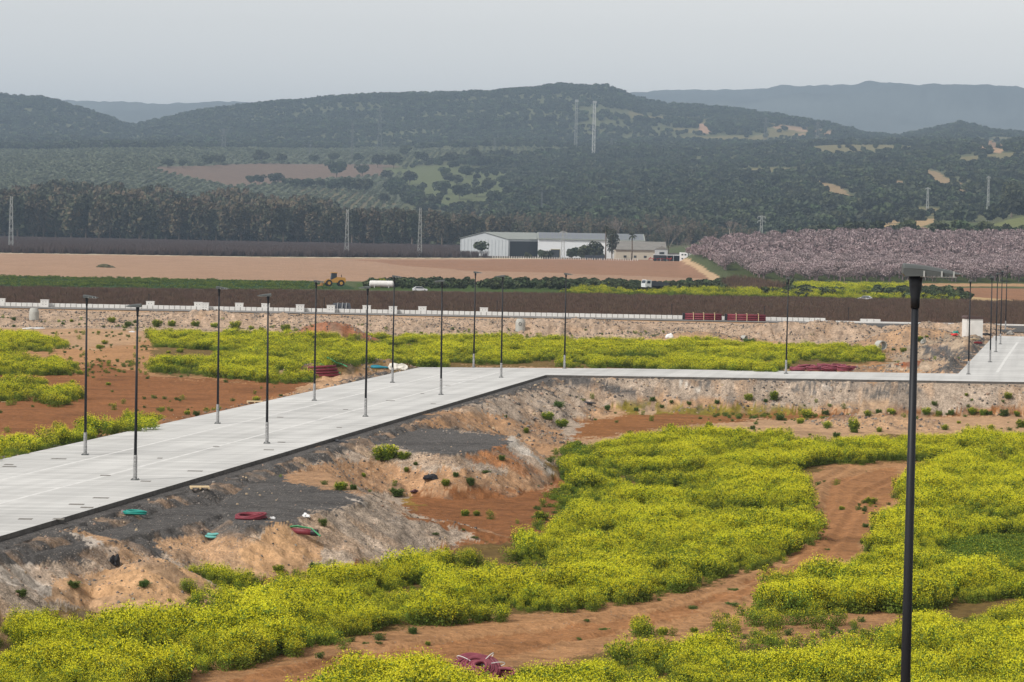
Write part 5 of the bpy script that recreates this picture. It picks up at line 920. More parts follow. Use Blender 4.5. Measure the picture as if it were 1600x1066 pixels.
BUSH = [ # X, Y(foot), width px, kind, where
 (115, 917, 32, 0, 'round, on the sandy mound at lower left'), (225, 915, 30, 0, 'on the peak side of the sandy mound at lower left'), (33, 930, 32, 0, 'beside the white streak at the far lower left'), (619, 775, 36, 0, 'large and round at the edge of the red earth hollow'),
 (600, 718, 60, 2, 'wide, on the gravel platform'), (630, 716, 30, 1, 'at the right end of the wide yellow bush on the platform'), (505, 820, 24, 0, 'at the gravel platform edge near white plastic'), (436, 893, 30, 1, 'at the foot of the tallest sand mound'), (492, 890, 34, 0, 'at the foot of the rubble slope above the mustard'), (532, 765, 34, 1, 'on the far side of the front gravel platform'), (552, 765, 20, 0, 'right neighbour of the bush behind the front platform'),
 (568, 744, 12, 1, 'small, on the tan bank'), (635, 736, 14, 1, 'small, middle of the tan bank'), (649, 726, 12, 0, 'small, right on the tan bank'), (630, 738, 0, 3, ''), (712, 744, 16, 0, 'below the pale rubble lip'), (735, 757, 26, 0, 'low on the bank beside the red earth'), (696, 758, 20, 1, 'beside the black crumpled plastic'), (758, 738, 22, 3, 'dark, right on the bank below the pale lip'), (784, 718, 17, 0, 'at the tip of the second platform'), (790, 652, 9, 0, 'small, on the sandy slope'), (822, 676, 16, 1, 'on the sandy slope facing the mustard'),
 (856, 655, 30, 1, 'left in the group on the bank corner'), (872, 636, 28, 0, 'top of the group on the bank corner'), (878, 668, 30, 1, 'bottom of the group on the bank corner'), (680, 834, 16, 3, 'on the tip of the rubble spur'), (742, 840, 16, 3, 'right end of the rubble spur'), (723, 828, 12, 3, 'beside the earth at the spur'),
 (727, 806, 20, 1, 'in the red earth hollow, left'), (745, 806, 18, 1, 'in the red earth hollow, right'), (845, 812, 36, 1, 'at the left edge of the mustard by the hollow'), (937, 940, 22, 0, 'alone at the edge of the track'), (668, 1008, 12, 1, 'small, at the track edge'), (645, 990, 26, 0, 'beside the mustard above the track'), (572, 1006, 14, 3, 'small, on the track edge'), (592, 1005, 14, 3, 'beside its twin on the track edge'), (302, 1040, 22, 0, 'dark, under the big mustard stand'),
 (1145, 922, 22, 3, 'on the track bend, left'), (1290, 906, 14, 3, 'small, beside the track'), (1020, 618 + 8, 14, 0, 'under the cross road embankment, left'), (1049, 629, 10, 0, 'small, under the cross road embankment'), (1120, 630, 13, 0, 'under the embankment beside the moss'), (1170, 625, 20, 1, 'on the embankment foot, left of two'), (1209, 624, 26, 1, 'on the embankment foot, right of two'), (994, 642, 13, 0, 'beside the small sand patch'), (949, 640, 17, 0, 'at the left end of the mossy strip'), (1034, 637, 12, 0, 'in the mossy strip, left'), (1076, 632, 12, 0, 'in the mossy strip, right'), (1196, 628, 12, 0, 'small, between two flowering bushes'),
 (1218, 657, 22, 0, 'left of a brighter bush on the tan flat'), (1250, 662, 18, 2, 'bright and round on the tan flat'), (1262, 653, 26, 2, 'behind the bright round one'), (1290, 649, 18, 0, 'dark, at the back of the tan flat'), (1293, 669, 22, 2, 'on the tan flat near the mustard'), (1176, 671, 15, 0, 'alone on the tan flat'), (1108, 670, 22, 1, 'at the top edge of the mustard'), (1048, 674, 24, 1, 'at the top edge of the mustard, left'), (1072, 676, 20, 0, 'at the top edge of the mustard, middle'), (1130, 682, 20, 0, 'at the top edge of the mustard, right'),
 (1335, 676, 24, 2, 'tall, standing above the mustard'), (1307, 684, 20, 0, 'beside the tall flowering bush'), (1374, 675, 16, 1, 'left of the near lamp post on the tan flat'), (1356, 650, 18, 2, 'pale, by the embankment sand patch'), (1373, 647, 18, 0, 'right of the pale bush'), (1393, 647, 18, 2, 'bright, left of the near lamp post'), (1448, 648, 22, 2, 'bright, right of the near lamp post'), (1466, 648, 16, 0, 'right neighbour of the bright bush'), (1486, 648, 18, 0, 'dark and round at right'), (1520, 648, 22, 2, 'in the row at right, left end'), (1536, 648, 18, 1, 'in the row at right, second'), (1547, 648, 14, 0, 'in the row at right, third'), (1570, 649, 22, 0, 'in the row at right, fourth'), (1588, 650, 16, 1, 'in the row at right, last'),
 (1459, 633, 15, 0, 'on the foot of the right embankment'), (1510, 618, 10, 1, 'small, high on the right embankment'), (1575, 622, 18, 2, 'high on the right embankment near the white streak'), (1498, 662, 10, 2, 'small, pale, on the tan flat'), (1477, 672, 18, 2, 'above the right mustard, left'), (1549, 672, 18, 2, 'above the right mustard, right'), (1596, 668, 26, 1, 'at the right edge of the photo above the mustard'),
 (1360, 787, 28, 1, 'largest on the dirt track'), (1350, 799, 14, 0, 'under the largest one on the track'), (1315, 797, 14, 1, 'in the middle of the dirt track'), (1364, 804, 12, 0, 'right side of the dirt track'), (1352, 824, 16, 0, 'on the right rut of the track'), (1364, 830, 16, 0, 'beside the right mustard edge'), (1349, 849, 20, 0, 'touching the right mustard edge'), (1267, 850, 16, 3, 'small, left on the track'), (1291, 859, 14, 3, 'small, middle of the track'), (1279, 878, 14, 3, 'small, lower on the track'), (1227, 875, 0, 0, ''),
 (1010, 990, 26, 1, 'clump left of the bottom green patch'), (1034, 992, 26, 2, 'yellowish clump of the bottom green patch'), (945, 984, 22, 3, 'on the lower track, right of its twin'), (916, 970, 14, 3, 'small tuft on the lower track'), (904, 999, 14, 3, 'alone on the lower track at the mustard'), (1080, 950, 24, 3, 'dark tuft on the track below the stand'), (1060, 949, 0, 3, ''), (1186, 940, 24, 1, 'at the tip of the right stand'), (1144, 945, 26, 3, 'dark tuft beside the tip of the right stand'), (1085, 988, 18, 1, 'by the lower green patch'),
 (22, 500, 13, 0, 'left of the upright pipe cone'), (22, 511, 10, 0, 'below its twin at the far left bank'), (98, 507, 10, 0, 'small, on the bank right of the pipe cone'), (112, 503, 10, 1, 'small, second on the bank'), (124, 508, 8, 0, 'small, third on the bank'), (175, 503, 18, 1, 'on the bank, left of the second lamp head'), (200, 511, 24, 0, 'wide, at the bank foot'), (212, 505, 14, 0, 'above the wide one at the bank foot'), (245, 510, 24, 1, 'row on the bank, first'), (268, 510, 22, 1, 'row on the bank, second'), (305, 510, 20, 1, 'row on the bank, third'), (335, 512, 18, 2, 'row on the bank, fourth'), (368, 513, 26, 2, 'row on the bank, fifth and widest'), (393, 515, 14, 2, 'row on the bank, sixth'), (408, 516, 12, 1, 'row on the bank, seventh'), (447, 517, 24, 1, 'beside the red earth mound'), (658, 521, 9, 0, 'tiny, on the bank above the mustard'), (1172, 538, 32, 0, 'wide, in front of the small pipe piece'),
 (162, 511, 8, 0, 'tiny, bank foot by the lamp'), (281, 551, 16, 2, 'round yellow, in the bare strip'), (263, 552, 10, 2, 'small yellow, in the bare strip'), (180, 572, 8, 0, 'tiny, on bare earth at left'), (164, 538, 16, 2, 'beside a lamp post on the earth at left'), (155, 545, 16, 1, 'below the yellowish one on the earth'), (230, 592, 9, 0, 'tiny, left of the mustard stand'), (169, 602, 12, 1, 'small, on the red earth'), (113, 598, 12, 1, 'small, beside the left mustard patch'), (306, 650, 18, 0, 'at the far road edge'), (292, 648, 14, 2, 'yellowish, at the far road edge'), (439, 619, 10, 0, 'small, at the far road edge further on'), (400, 628, 18, 2, 'yellow, by the pallet at the far road edge'), (148, 668, 20, 1, 'behind the first lamp post beyond the road'),
 (1396, 548, 11, 0, 'beside the lying pipe ring'), (1412, 550, 16, 1, 'beside the near lamp post at the heap'), (1438, 533, 18, 1, 'behind the near lamp post on the heap'), (1448, 527, 8, 1, 'small, top of the heap')]
protos = []
for i in range(4):
    pass
nb = 0
for X_, Y_, w_, kd, wh in BUSH:
    if not w_: continue
    x, y, z = hit(X_, Y_); s = w_ / (F / y) / 1.08
    hs_ = [.72, .72, .72, .5][kd] * (.85 if Y_ < 620 else 1)
    if 'tall' in wh and X_ == 1335: hs_ = 1.35
    o = link(BN[kd], BK[kd]); o.location = (x, y, z - .05); o.rotation_euler[2] = random.uniform(0, 6.3); o.scale = (s, s, max(.25, s * hs_ * (.75 if w_ > 26 else 1)))
    tag(o, ' '.join((BL[kd] + ', ' + wh).split()[:16]), 'bush', 'separate bushes and weeds'); nb += 1
print('bushes', nb)
# ------------------------------------------------------------------ brown field stalks, crops, hedges
STK = mat('bare_stalk', lin(98, 78, 64), .9, rand=.25)
SC = bpy.data.collections.new('stalk_kinds')
def sticks(n, h, spread, w, rng, up=.35):
    V = []; Fq = []
    for i in range(n):
        a = rng.uniform(0, 6.28); r0 = rng.uniform(0, spread * .5); l = h * rng.uniform(.55, 1); b = rng.uniform(0, up); p = np.array([math.cos(a) * r0, math.sin(a) * r0, 0]); q = p + np.array([math.cos(a) * l * b, math.sin(a) * l * b, l]); d = np.array([-math.sin(a + i), math.cos(a + i), 0]) * w / 2
        V += [p - d, p + d, q + d * .4, q - d * .4]; Fq.append([4 * i, 4 * i + 1, 4 * i + 2, 4 * i + 3])
    return np.array(V), np.array(Fq)
for i in range(3): v, f = sticks(60, 1.35, 1.5, .05, rg); SC.objects.link(proto('s%d' % i, newmesh('stalks', v, f, STK)))
n = int(area(412, 600, .5) * .5); y = np.sqrt(RNG.uniform(412 ** 2, 625 ** 2, n)); x = y * RNG.uniform(-.25, .25, n); h = height(x, y); X, Y = project(x, y, h + 1.0); kp = inside(X, Y + 1.2 * fbm(x, y, 5, 2, 151), [(-900, 431), (0, 447), (400, 452), (900, 458), (1400, 466), (2400, 485), (2400, 640), (-900, 600)]); x, y, h = x[kp], y[kp], h[kp]
scatter('brown_crop', np.stack([x, y, h], 1), RNG.uniform(0, 6, len(x)), RNG.uniform(.75, 1.1, len(x)), RNG.integers(0, 3, len(x)), SC, 'dense dark brown leafless crop filling the field behind the low wall', 'crop'); print('crop', len(x))
def fieldscatter(name, polys, d0, d1, dens, sc_, picks, label, cat, thr=None, ns=10, coll=None):
    n = int(area(d0, d1, .56) * dens); x, y, h, X, Y = sample(n, d0, d1, polys=polys, wob=.6)
    if thr is not None: k = fbm(x, y, ns, 3, 161) + RNG.normal(0, .15, len(x)) > thr; x, y, h = x[k], y[k], h[k]
    n = len(x); s = RNG.uniform(sc_[0], sc_[1], n) * (.6 + .8 * clump(x, y, ns)); print(name, n)
    return scatter(name, np.stack([x, y, h - .1], 1), RNG.uniform(0, 6, n), s, RNG.choice(picks, n), coll or PC, label, cat)
fieldscatter('yellow_weeds', [[(860, 459), (950, 461), (1240, 467), (1500, 473), (1500, 468), (1240, 462), (1000, 457), (900, 457)], [(560, 450), (600, 448), (600, 451)], [(1240, 448), (1420, 450), (1440, 456), (1300, 459), (1240, 455)], [(900, 447), (960, 452), (900, 452)]], 560, 800, .35, (.9, 1.5), [0, 1, 2, 3], 'yellow-green flowering weeds along the far side of the brown field', 'weeds')
# hedge-like dark scrub strips
CR = mat('holm_oak_leaf', lin(62, 68, 48), .8, rand=.45); CR2 = mat('scrub_leaf', lin(72, 82, 54), .8, rand=.45); OL = mat('olive_leaf', lin(112, 118, 94), .8, rand=.25); EU = mat('eucalyptus_leaf', lin(74, 76, 56), .8, rand=.25); EU2 = mat('eucalyptus_leaf_brown', lin(98, 86, 66), .8, rand=.2); BR = mat('bark', lin(112, 98, 84), .9, var=.2); BRP = mat('pale_bark', lin(160, 150, 138), .9); AL = mat('almond_blossom', lin(172, 154, 154), .8, rand=.16); ALT = mat('almond_twig', lin(138, 118, 118), .9, rand=.15); OR_ = mat('bare_orchard_twig', lin(88, 76, 74), .9, rand=.15)
def crown_pts(n, lobes, rng, shell=.75):
    k = rng.integers(0, len(lobes), n); L = np.array(lobes)[k]; d = rng.normal(size=(n, 3)); d /= np.linalg.norm(d, axis=1)[:, None]; r = shell + (1 - shell) * rng.uniform(0, 1, n) ** .5
    r = r * (1 + .15 * np.sin(d[:, 0] * 6 + L[:, 0] * 3) * np.cos(d[:, 1] * 5))
    return L[:, :3] + d * r[:, None] * L[:, 3:6]
def lobes(n, rx, rz, z0, rng, lr=.5):
    out = []
    for i in range(n):
        a = rng.uniform(0, 6.28); r = rng.uniform(.2, .62) * rx; z = rng.uniform(-.45, .5) * rz; s = rng.uniform(.75, 1.2) * lr; out.append((math.cos(a) * r, math.sin(a) * r, z0 + z, s * rx, s * rx, s * rz * .9))
    return out
WC = bpy.data.collections.new('wood_kinds')
def crown_mesh(name, n, lb, size, m, rng, shell=.75, m2=None, f2=0):
    P = crown_pts(n, lb, rng, shell); v, f = quads(P, rng.uniform(.6, 1.4, n) * size, rng, .1); return newmesh(name, v, f, [m, m2] if m2 else [m], (rng.uniform(0, 1, n) < f2).astype(int) if m2 else None)
for i in range(3): WC.objects.link(proto('w%d' % i, crown_mesh('wood', 260, lobes(6, 1, .75, .7, rg), .3, [CR, CR, CR2][i], rg, .8)))
WC.objects.link(proto('w3', crown_mesh('olive', 90, lobes(4, 1, .7, .8, rg), .4, OL, rg, .8)))
for i in (4, 5): WC.objects.link(proto('w%d' % i, crown_mesh('eucalypt', 260, lobes(7, .9, 1.5, 1.6, rg, .42), .26, [EU, EU2][i - 4], rg, .8)))
fieldscatter('green_scrub', [[(560, 450), (640, 443), (860, 443), (1130, 446), (1170, 447), (1130, 455), (960, 456), (860, 453), (640, 452)], [(1170, 450), (1240, 446), (1300, 446), (1240, 449)], [(1340, 466), (1370, 457), (1430, 453), (1500, 460), (1520, 472), (1460, 472), (1400, 469)], [(1180, 462), (1260, 458), (1330, 462), (1260, 466)]], 560, 860, .12, (.8, 1.3), [2], 'dark green scrub filling the ditch between the fields', 'scrub', coll=WC)
fieldscatter('reddish_reeds', [[(1130, 453), (1140, 447), (1200, 448), (1225, 456), (1190, 459)]], 560, 800, .5, (1.4, 2.2), [0, 1, 2], 'reddish brown dry reeds at the end of the dark scrub', 'reeds', coll=SC)
fieldscatter('green_crop', [[(-900, 412), (0, 431), (300, 437), (510, 441), (520, 452), (400, 453), (0, 448), (-900, 434)]], 560, 760, .25, (.7, 1.1), [4], 'low green crop in a strip before the tan field', 'crop')
# bare orchard at the back of the plain
for i in range(2): v, f = sticks(110, 3.3, 2.6, .13, rg, .5); SC.objects.link(proto('t%d' % i, newmesh('orchard_twigs', v, f, OR_)))
n = 26000; y = np.sqrt(RNG.uniform(1130 ** 2, 1660 ** 2, n)); x = y * RNG.uniform(-.23, .08, n); x = np.round(x / 4.6) * 4.6 + RNG.normal(0, .35, n); h = height(x, y); X, Y = project(x, y, h); kp = inside(X, Y, [(-900, 330), (1050, 372), (1060, 396), (930, 402), (700, 403.2), (400, 401.3), (0, 395.3), (-900, 378)]); 
inb = (y > 1296) & (x > PX(700, 1300)) ; kp &= ~inb; x, y, h = x[kp], y[kp], h[kp]
scatter('bare_orchard', np.stack([x, y, h], 1), RNG.uniform(0, 6, len(x)), RNG.uniform(.85, 1.1, len(x)), RNG.integers(3, 5, len(x)), SC, 'wide orchard of bare grey-brown trees beyond the tan field', 'orchard'); print('orchard', len(x))
# woods and olive groves on the hills
def outside(X, Y, polys):
    m = np.ones(len(X), bool)
    for p in polys: m &= ~inside(X, Y, p)
    return m
GRASSY = [HILLP[14][2], HILLP[15][2], [(640, 266), (760, 262), (770, 300), (690, 310), (640, 290)], HILLP[17][2], HILLP[18][2], HILLP[19][2], HILLP[20][2], HILLP[21][2], HILLP[22][2], HILLP[23][2]] + [p[2] for p in HILLP[24:]]
OLV = [(-400, 228), (0, 234), (500, 232), (900, 232), (900, 244), (700, 248), (640, 262), (600, 300), (640, 326), (760, 340), (760, 420), (-400, 420)]
OLV2 = [(1120, 384), (1200, 368), (1340, 352), (1345, 366), (1200, 384)]
n = 150000; y = 1750 + (5750 - 1750) * RNG.uniform(0, 1, n) ** .8; x = y * RNG.uniform(-.225, .225, n); h = height(x, y); X, Y = project(x, y, h)
g1 = fbm(x, y, 120, 4, 61); g2 = fbm(x, y, 120, 4, 63)
Xw, Yw = X + g1 * 14, Y + g2 * 3
ol = (inside(Xw, Yw, OLV) | inside(Xw, Yw, OLV2)) & (y < 4300)
gr = ~outside(Xw, Yw, GRASSY)
clr = (fbm(x, y, 160, 3, 71) > .30) & (y < 5200) & (x > 100)
pw = np.where(clr | gr, .07, 1.0); pw = np.where(ol, 0, pw) * np.where(y > 4200, .8, .62)
kp = RNG.uniform(0, 1, n) < pw * .46; x1, y1, h1 = x[kp], y[kp], h[kp]; s = RNG.uniform(3.2, 6.6, len(x1)) * (.75 + .5 * ss(-.4, .4, fbm(x1, y1, 90, 3, 171)))
low = y1 < 2300; s = np.where(low, s * 1.15, s)
scatter('hill_wood', np.stack([x1, y1, h1 - .4], 1), RNG.uniform(0, 6, len(x1)), s, RNG.integers(0, 3, len(x1)), WC, 'dark evergreen woodland covering the hills', 'wood'); print('wood', len(x1))
n = 60000; y = RNG.uniform(1750, 4300, n); x = y * RNG.uniform(-.22, .12, n); x = np.round(x / 9) * 9 + RNG.normal(0, .7, n); y = np.round(y / 9) * 9 + RNG.normal(0, .7, n); h = height(x, y); X, Y = project(x, y, h); g1 = fbm(x, y, 120, 4, 61); g2 = fbm(x, y, 120, 4, 63)
kp = (inside(X + g1 * 14, Y + g2 * 3, OLV) | inside(X + g1 * 14, Y + g2 * 3, OLV2)) & ~inside(X, Y, HILLP[14][2]); x, y, h = x[kp], y[kp], h[kp]
scatter('olive_grove', np.stack([x, y, h - .3], 1), RNG.uniform(0, 6, len(x)), RNG.uniform(1.7, 2.6, len(x)), np.full(len(x), 3), WC, 'grey-green olive groves planted in rows on the lower slopes', 'olive grove'); print('olives', len(x))
# riverside wood behind the tree line
n = 5200; y = RNG.uniform(1730, 2050, n); x = y * RNG.uniform(-.24, .09, n); h = height(x, y); X, _ = project(x, y, h)
hh = np.interp(X, [-100, 0, 130, 420, 520, 640, 720, 800, 1000, 1100], [11, 11, 13, 12, 10, 8, 8, 6.5, 6, 5]) * (.85 + .3 * ss(-.5, .5, fbm(x, x * 0, 30, 3, 181)))
scatter('river_wood', np.stack([x, y, h - .5], 1), RNG.uniform(0, 6, n), np.stack([hh * .5, hh * .5, hh * .62], 1) * RNG.uniform(.7, 1.05, (n, 1)), RNG.choice([4, 5, 0], n, p=[.55, .3, .15]), WC, 'mass of tall dark trees along the river behind the front tree line', 'wood')
# ------------------------------------------------------------------ individual trees
def tree(name, lab, cat, h, rx, n, leaf, m, seed, m2=None, f2=0, trunk=.3, bark=BR, nl=9, zc=.6, rz=.42, group=None, lr=.42, shell=.7):
    rr = np.random.default_rng(seed); t = thing(name, lab, cat, group=group); lb = lobes(nl, rx, h * rz, h * zc, rr, lr)
    b = MB(); tw = h * .016; b.tube([(0, 0, -.5), (rr.uniform(-.2, .2), 0, h * .25), (rr.uniform(-.4, .4), rr.uniform(-.3, .3), h * trunk * 1.3), (0, 0, h * .75)], [tw * 1.3, tw, tw * .8, tw * .3], 7)
    for q in lb[:7]: b.tube([(0, 0, h * trunk * rr.uniform(.6, 1.2)), (q[0] * .4, q[1] * .4, (h * trunk + q[2]) / 2), (q[0], q[1], q[2])], [tw * .55, tw * .4, tw * .15], 5)
    b.build('trunk', bark, t); link('crown', crown_mesh('crown', n, lb, leaf, m, rr, shell, m2, f2), t); kids(t); return t
def zg(x, y): return float(height(np.array([float(x)]), np.array([float(y)]))[0])
EUP = [tree('eucalyptus_tree', '', 'tree', 25, 6.0, 1700, 1.25, [EU, EU2, EU][i % 3], 50 + i, [EU2, EU, CR][i % 3], .3, .15, BR, 15, .48, .46, lr=.36) for i in range(5)]
GE = 'tall dark trees in the line behind the bare orchard'; TT = [(-40, 288), (0, 284), (60, 296), (130, 290), (200, 293), (260, 298), (340, 302), (420, 300), (470, 303), (500, 315), (560, 315), (640, 318), (720, 328), (800, 334), (900, 340), (1000, 345), (1110, 350)]
XS = np.linspace(-45, 1105, 112)
for i, X_ in enumerate(XS):
    X_ = X_ + random.uniform(-5, 5); D = random.uniform(1690, 1730) if i % 2 else random.uniform(1735, 1790); x, y, zt = at_d(X_, np.interp(X_, [a for a, _ in TT], [b for _, b in TT]) + random.uniform(-5, 14), D); z0 = zg(x, y); s = max(.45, (float(zt) - z0) / 25.0)
    o = EUP[i] if i < 5 else dup(EUP[i % 5], (0, 0, 0)); o.location = (float(x), float(y), z0); o.rotation_euler[2] = random.uniform(0, 6.3); o.scale = (s * random.uniform(.8, 1.1), s * .95, s); o['group'] = GE; o['label'] = 'tall dark riverside tree in the long line beyond the bare orchard'
# scattered oaks on the pasture slopes
OAK = [tree('holm_oak', '', 'tree', 8.0, 4.6, 900, .7, CR, 70 + i, CR2, .2, .2, BR, 9, .6, .42, lr=.5) for i in range(3)]
def ORDX(i): return ORD[i] if i < 30 else ORD[i - 30] + ' past thirty'
OAKS = [(262, 262, 24), (285, 262, 18), (325, 260, 24), (345, 258, 26), (408, 256, 30), (440, 256, 22), (490, 254, 20), (392, 289, 20), (405, 289, 22), (430, 288, 30), (445, 290, 16), (460, 296, 24), (480, 296, 28), (500, 294, 20), (526, 279, 38), (520, 300, 34), (545, 302, 34), (566, 276, 26), (570, 303, 40), (590, 262, 28), (615, 264, 32), (602, 280, 24), (620, 302, 34), (640, 290, 30), (610, 300, 26), (600, 318, 22), (656, 318, 20), (690, 304, 36), (718, 312, 32), (695, 278, 22), (728, 278, 30), (740, 252, 28), (705, 258, 28), (660, 254, 28), (632, 246, 26), (757, 272, 18), (745, 308, 30), (760, 300, 26), (770, 318, 28), (788, 290, 26), (780, 262, 28), (738, 262, 20), (520, 252, 22), (560, 254, 20), (680, 326, 28), (660, 336, 30)]
for i, (X_, Y_, w_) in enumerate(OAKS):
    x, y, z = hit(X_, Y_, 1750, 5400); s = w_ / (F / y) / 9.6; o = OAK[i] if i < 3 else dup(OAK[i % 3], (0, 0, 0)); o.location = (x, y, z - .3); o.rotation_euler[2] = random.uniform(0, 6); o.scale = (s, s, s * .95); o['group'] = 'single oaks on the pasture slopes'; o['label'] = 'round dark holm oak on the pasture slope, %s from the left' % ORDX(sorted(OAKS).index((X_, Y_, w_)))
# almond orchard in blossom
ALM = []
for i in range(4):
    rr = np.random.default_rng(90 + i); t = thing('almond_tree', '', 'tree'); lb = lobes(8, 3.3, 2.1, 3.0, rr, .46); P = crown_pts(1300, lb, rr, .6); v, f = quads(P, rr.uniform(.6, 1.3, 1300) * .26, rr)
    b = MB(); b.tube([(0, 0, -.2), (0, 0, 1.0)], [.16, .13], 6); 
    for q in lb: b.tube([(0, 0, .8), (q[0] * .5, q[1] * .5, 1.8), (q[0], q[1], q[2] + .4)], [.1, .07, .03], 4)
    b.build('trunk', ALT, t); me = newmesh('blossom', v, f, [AL, ALT], (rr.uniform(0, 1, 1300) < .40).astype(int)); link('crown', me, t); kids(t); ALM.append(t)
AC = bpy.data.collections.new('almond_kinds')
for i in range(3):
    rr = np.random.default_rng(190 + i); P = crown_pts(420, lobes(8, 3.3, 2.1, 3.0, rr, .46), rr, .6); v, f = quads(P, rr.uniform(.6, 1.3, 420) * .42, rr); AC.objects.link(proto('a%d' % i, newmesh('almond', v, f, [AL, ALT], (rr.uniform(0, 1, 420) < .72).astype(int))))
ALP = [(1080, 402), (1110, 384), (1200, 378), (1350, 372), (1600, 376), (1900, 380), (1900, 444), (1600, 441), (1300, 440), (1190, 436), (1135, 424)]
gx = []; 
for jy in range(92):
    y = 800 + jy * 6.0
    for jx in range(-2, 60): gx.append((jx * 8.0 + 40 + (y - 800) * .02, y))
gx = np.array(gx); x = gx[:, 0] + RNG.normal(0, .4, len(gx)); y = gx[:, 1] + RNG.normal(0, .4, len(gx)); h = height(x, y); X, Y = project(x, y, h); kp = inside(X, Y, ALP) & (x < y * .235); x, y, h, X, Y = x[kp], y[kp], h[kp], X[kp], Y[kp]
od = np.argsort(y); od = od[np.abs(X[od] - 1350) < 285]; first = od[:300]; rest = np.ones(len(x), bool); rest[first] = False
fr_x = {}
for i, k in enumerate(first):
    c_ = int(X[k] / 22)
    if c_ not in fr_x: fr_x[c_] = i
FROW = [fr_x[c_] for c_ in sorted(fr_x)][:30]
for i, k in enumerate(first):
    s = random.uniform(.85, 1.2); o = ALM[i] if i < 4 else dup(ALM[i % 4], (0, 0, 0)); o.location = (float(x[k]), float(y[k]), float(h[k])); o.rotation_euler[2] = random.uniform(0, 6); o.scale = (s, s, s * 1.05); o['group'] = 'blossoming almond trees in the front rows of the orchard'; o['label'] = 'pale pink blossoming almond tree in the front rows of the orchard' if i not in FROW else 'pale pink blossoming almond tree at the very front of the orchard, %s from the left' % ORD[FROW.index(i)]
scatter('almond_orchard', np.stack([x, y, h], 1)[rest], RNG.uniform(0, 6, rest.sum()), RNG.uniform(.9, 1.25, rest.sum()), RNG.integers(0, 3, rest.sum()), AC, 'greyish pink almond orchard stretching back behind its front rows', 'orchard'); print('almond', len(x), rest.sum())
# trees by the farm
def place_tree(t, X, Yt, Yb, D):
    x, y, zt = at_d(X, Yt, D); z0 = zg(x, y); t.location = (float(x), D, z0); s = (float(zt) - z0); return s
for X_, Yt, D, w_, l in ((752, 376, 1330, 26, 'round green tree in front of the grey warehouse gable'), (915, 380, 1315, 30, 'dark tree before the white wall, left in the group'), (932, 376, 1318, 28, 'dark tree before the white wall, right in the group'), (893, 388, 1312, 16, 'small bush before the white wall'), (1472, 345, 1750, 30, 'dark tree between the two knolls'), (1448, 350, 1720, 18, 'small dark tree on the knoll'), (846, 389, 1315, 14, 'small bush at the foot of the warehouse corner')):
    h_ = float(at_d(X_, Yt, D)[2]) - zg(at_d(X_, Yt, D)[0], D); rx = w_ / (F / D) / 2; t = tree('bushy_tree', l, 'tree', h_, rx, 700, rx * .16, CR, int(X_), CR2, .3, .15, BR, 8, .58, .44, lr=.5); x, y, _ = at_d(X_, Yt, D); t.location = (float(x), D, zg(x, D) - .2)
for X_, Yt, D, w_, l in ((1582, 275, 1900, 40, 'tall dark eucalyptus at the right edge, in front of the wooded hill'), (1430, 322, 1900, 46, 'dark grove tree on the crest behind the knolls, left'), (1500, 320, 1900, 40, 'dark grove tree on the crest behind the knolls, right'), (957, 352, 1320, 24, 'ivy-clad tall dark tree beside the palm')):
    h_ = float(at_d(X_, Yt, D)[2]) - zg(at_d(X_, Yt, D)[0], D); rx = w_ / (F / D) / 2; t = tree('dark_tree', l, 'tree', h_, rx, 1400, max(.5, rx * .13), CR, int(X_), EU, .3, .12, BR, 12, .55, .42, lr=.42); x, y, _ = at_d(X_, Yt, D); t.location = (float(x), D, zg(x, D) - .2)
KN = [[(1340, 358), (1400, 330), (1470, 330), (1700, 330), (1700, 348), (1500, 345), (1470, 352), (1405, 352)]]
PLM = mat('palm_frond', lin(70, 74, 50), .8)
for X_, Yt, D, l in ((947, 351, 1325, 'taller palm tree with a ragged head above the barn roof'), (988, 361, 1325, 'slender palm tree in front of the tiled barn roof')):
    x, y, zt = at_d(X_, Yt, D); z0 = zg(x, y); h_ = float(zt) - z0; t = thing('palm_tree', l, 'tree', (float(x), D, z0)); hh_ = h_ - 2.2; b = MB(); b.tube([(0, 0, -.2), (.1, 0, hh_ * .5), (0, 0, hh_)], [.42, .3, .28], 8); b.build('trunk', BR, t); b = MB(); rn = random.Random(X_)
    for k_ in range(34):
        a = rn.uniform(0, 6.28); e = rn.uniform(-.9, 1.2); L_ = rn.uniform(2.2, 3.0); p0 = Vector((0, 0, hh_)); dr_ = Vector((math.cos(a) * math.cos(e), math.sin(a) * math.cos(e), math.sin(e))); p1 = p0 + dr_ * L_ * .55; p2 = p0 + dr_ * L_ + Vector((0, 0, -.7)); s_ = Vector((-math.sin(a), math.cos(a), 0)) * .38
        b.quad(p0, p1 - s_, p2, p1 + s_); 
    b.build('fronds', PLM, t)
def bare(X, Yt, D, lab):
    x, y, zt = at_d(X, Yt, D); z0 = zg(x, y); h_ = float(zt) - z0; t = thing('bare_tree', lab, 'tree', (float(x), D, z0), group='leafless pale trees'); rn = random.Random(int(X)); b = MB(); c = MB()
    b.tube([(0, 0, -.2), (.2, 0, h_ * .3)], [.3, .22], 6)
    def br(p, d, l, r, k, mbx):
        q = p + d * l; mbx.tube([tuple(p), tuple(q)], [r, r * .6], 4, cap=False)
        if k:
            for _ in range(3): v = Vector((rn.gauss(0, .45), rn.gauss(0, .45), rn.uniform(.1, .5))); br(q, (d + v).normalized(), l * .68, r * .62, k - 1, c)
    for _ in range(4): br(Vector((.2, 0, h_ * .28)), Vector((rn.gauss(0, .35), rn.gauss(0, .35), 1)).normalized(), h_ * .28, .17, 4, b)
    b.build('trunk', BRP, t); c.build('branches', mat('pale_twig', lin(134, 122, 114), .9), t)
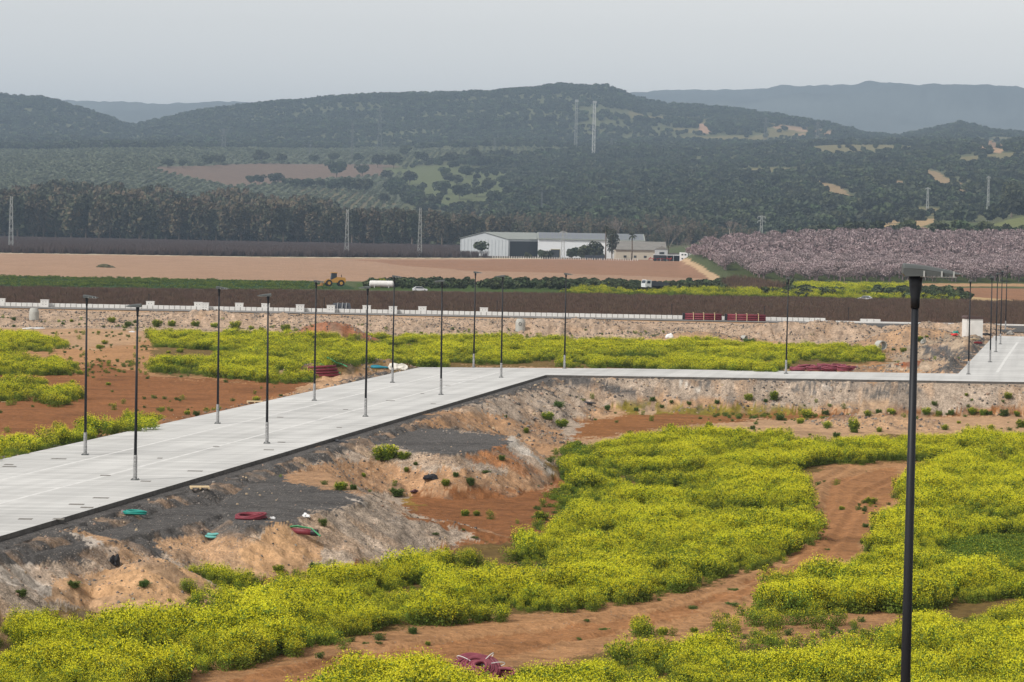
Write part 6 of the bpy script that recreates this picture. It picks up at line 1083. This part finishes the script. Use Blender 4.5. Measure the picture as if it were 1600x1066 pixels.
for X_, Yt, l in ((1045, 350, 'tall leafless pale tree right of the barn'), (1140, 345, 'leafless pale tree behind the orchard corner'), (1075, 372, 'low leafless tree behind the white cabin'), (962, 345, 'thin pale tree behind the ivy-clad tree'), (1100, 372, 'leafless tree at the orchard edge'), (1118, 366, 'leafless tree left of the pylon in the orchard')): bare(X_, Yt, 1350. if X_ != 962 else 1400., l)
# scrub hedges round the farm and the orchard edge
fieldscatter('dark_hedge', [[(1200, 372), (1290, 367), (1350, 363), (1480, 364), (1540, 366), (1700, 366), (1700, 368), (1500, 369), (1350, 368)], [(820, 403), (1000, 403), (1000, 404.5), (820, 404.5)]], 1270, 2000, .012, (2.2, 4.0), [0, 1, 2], 'dark scrub along the back edge of the almond orchard', 'scrub', coll=WC)
b = heap('scrub_patch', 'low dark scrub patch alone in the tan field', 'scrub', 164, 418, 9, 1.0, mat('patch_scrub', lin(78, 76, 56), .9, var=.3, nscale=1), 40, 4, None)
t = thing('stone_ruin', 'small square stone ruin on the hilltop at far right', 'ruin'); x, y, z = hit(1550, 232, 2500, 5000); t.location = (x, y, z); s_ = y / F; m = MB(); m.box(-5 * s_, 5 * s_, -4, 4, -2, 9 * s_); m.build('wall', mat('ruin_stone', lin(160, 136, 116), .9, var=.2), t); m = MB(); m.box(-4.5 * s_, -1 * s_, -3, 3, 9 * s_, 12 * s_); m.build('broken_wall_top', mat('ruin_stone', (0, 0, 0)), t)
# ------------------------------------------------------------------ haze
HZ = bpy.data.materials.new('haze_air'); HZ.use_nodes = True; nt = HZ.node_tree; nt.nodes.clear(); pv = nt.nodes.new('ShaderNodeVolumePrincipled'); pv.inputs['Density'].default_value = HAZE; pv.inputs['Color'].default_value = HAZEC; pv.inputs['Anisotropy'].default_value = .2
mo = nt.nodes.new('ShaderNodeOutputMaterial'); nt.links.new(pv.outputs[0], mo.inputs['Volume'])
mb = MB(); mb.box(-6000, 6000, -200, 13500, -140, 560); tag(mb.build('haze', HZ), kind='stuff', label='pale blue haze filling the valley', cat='haze')
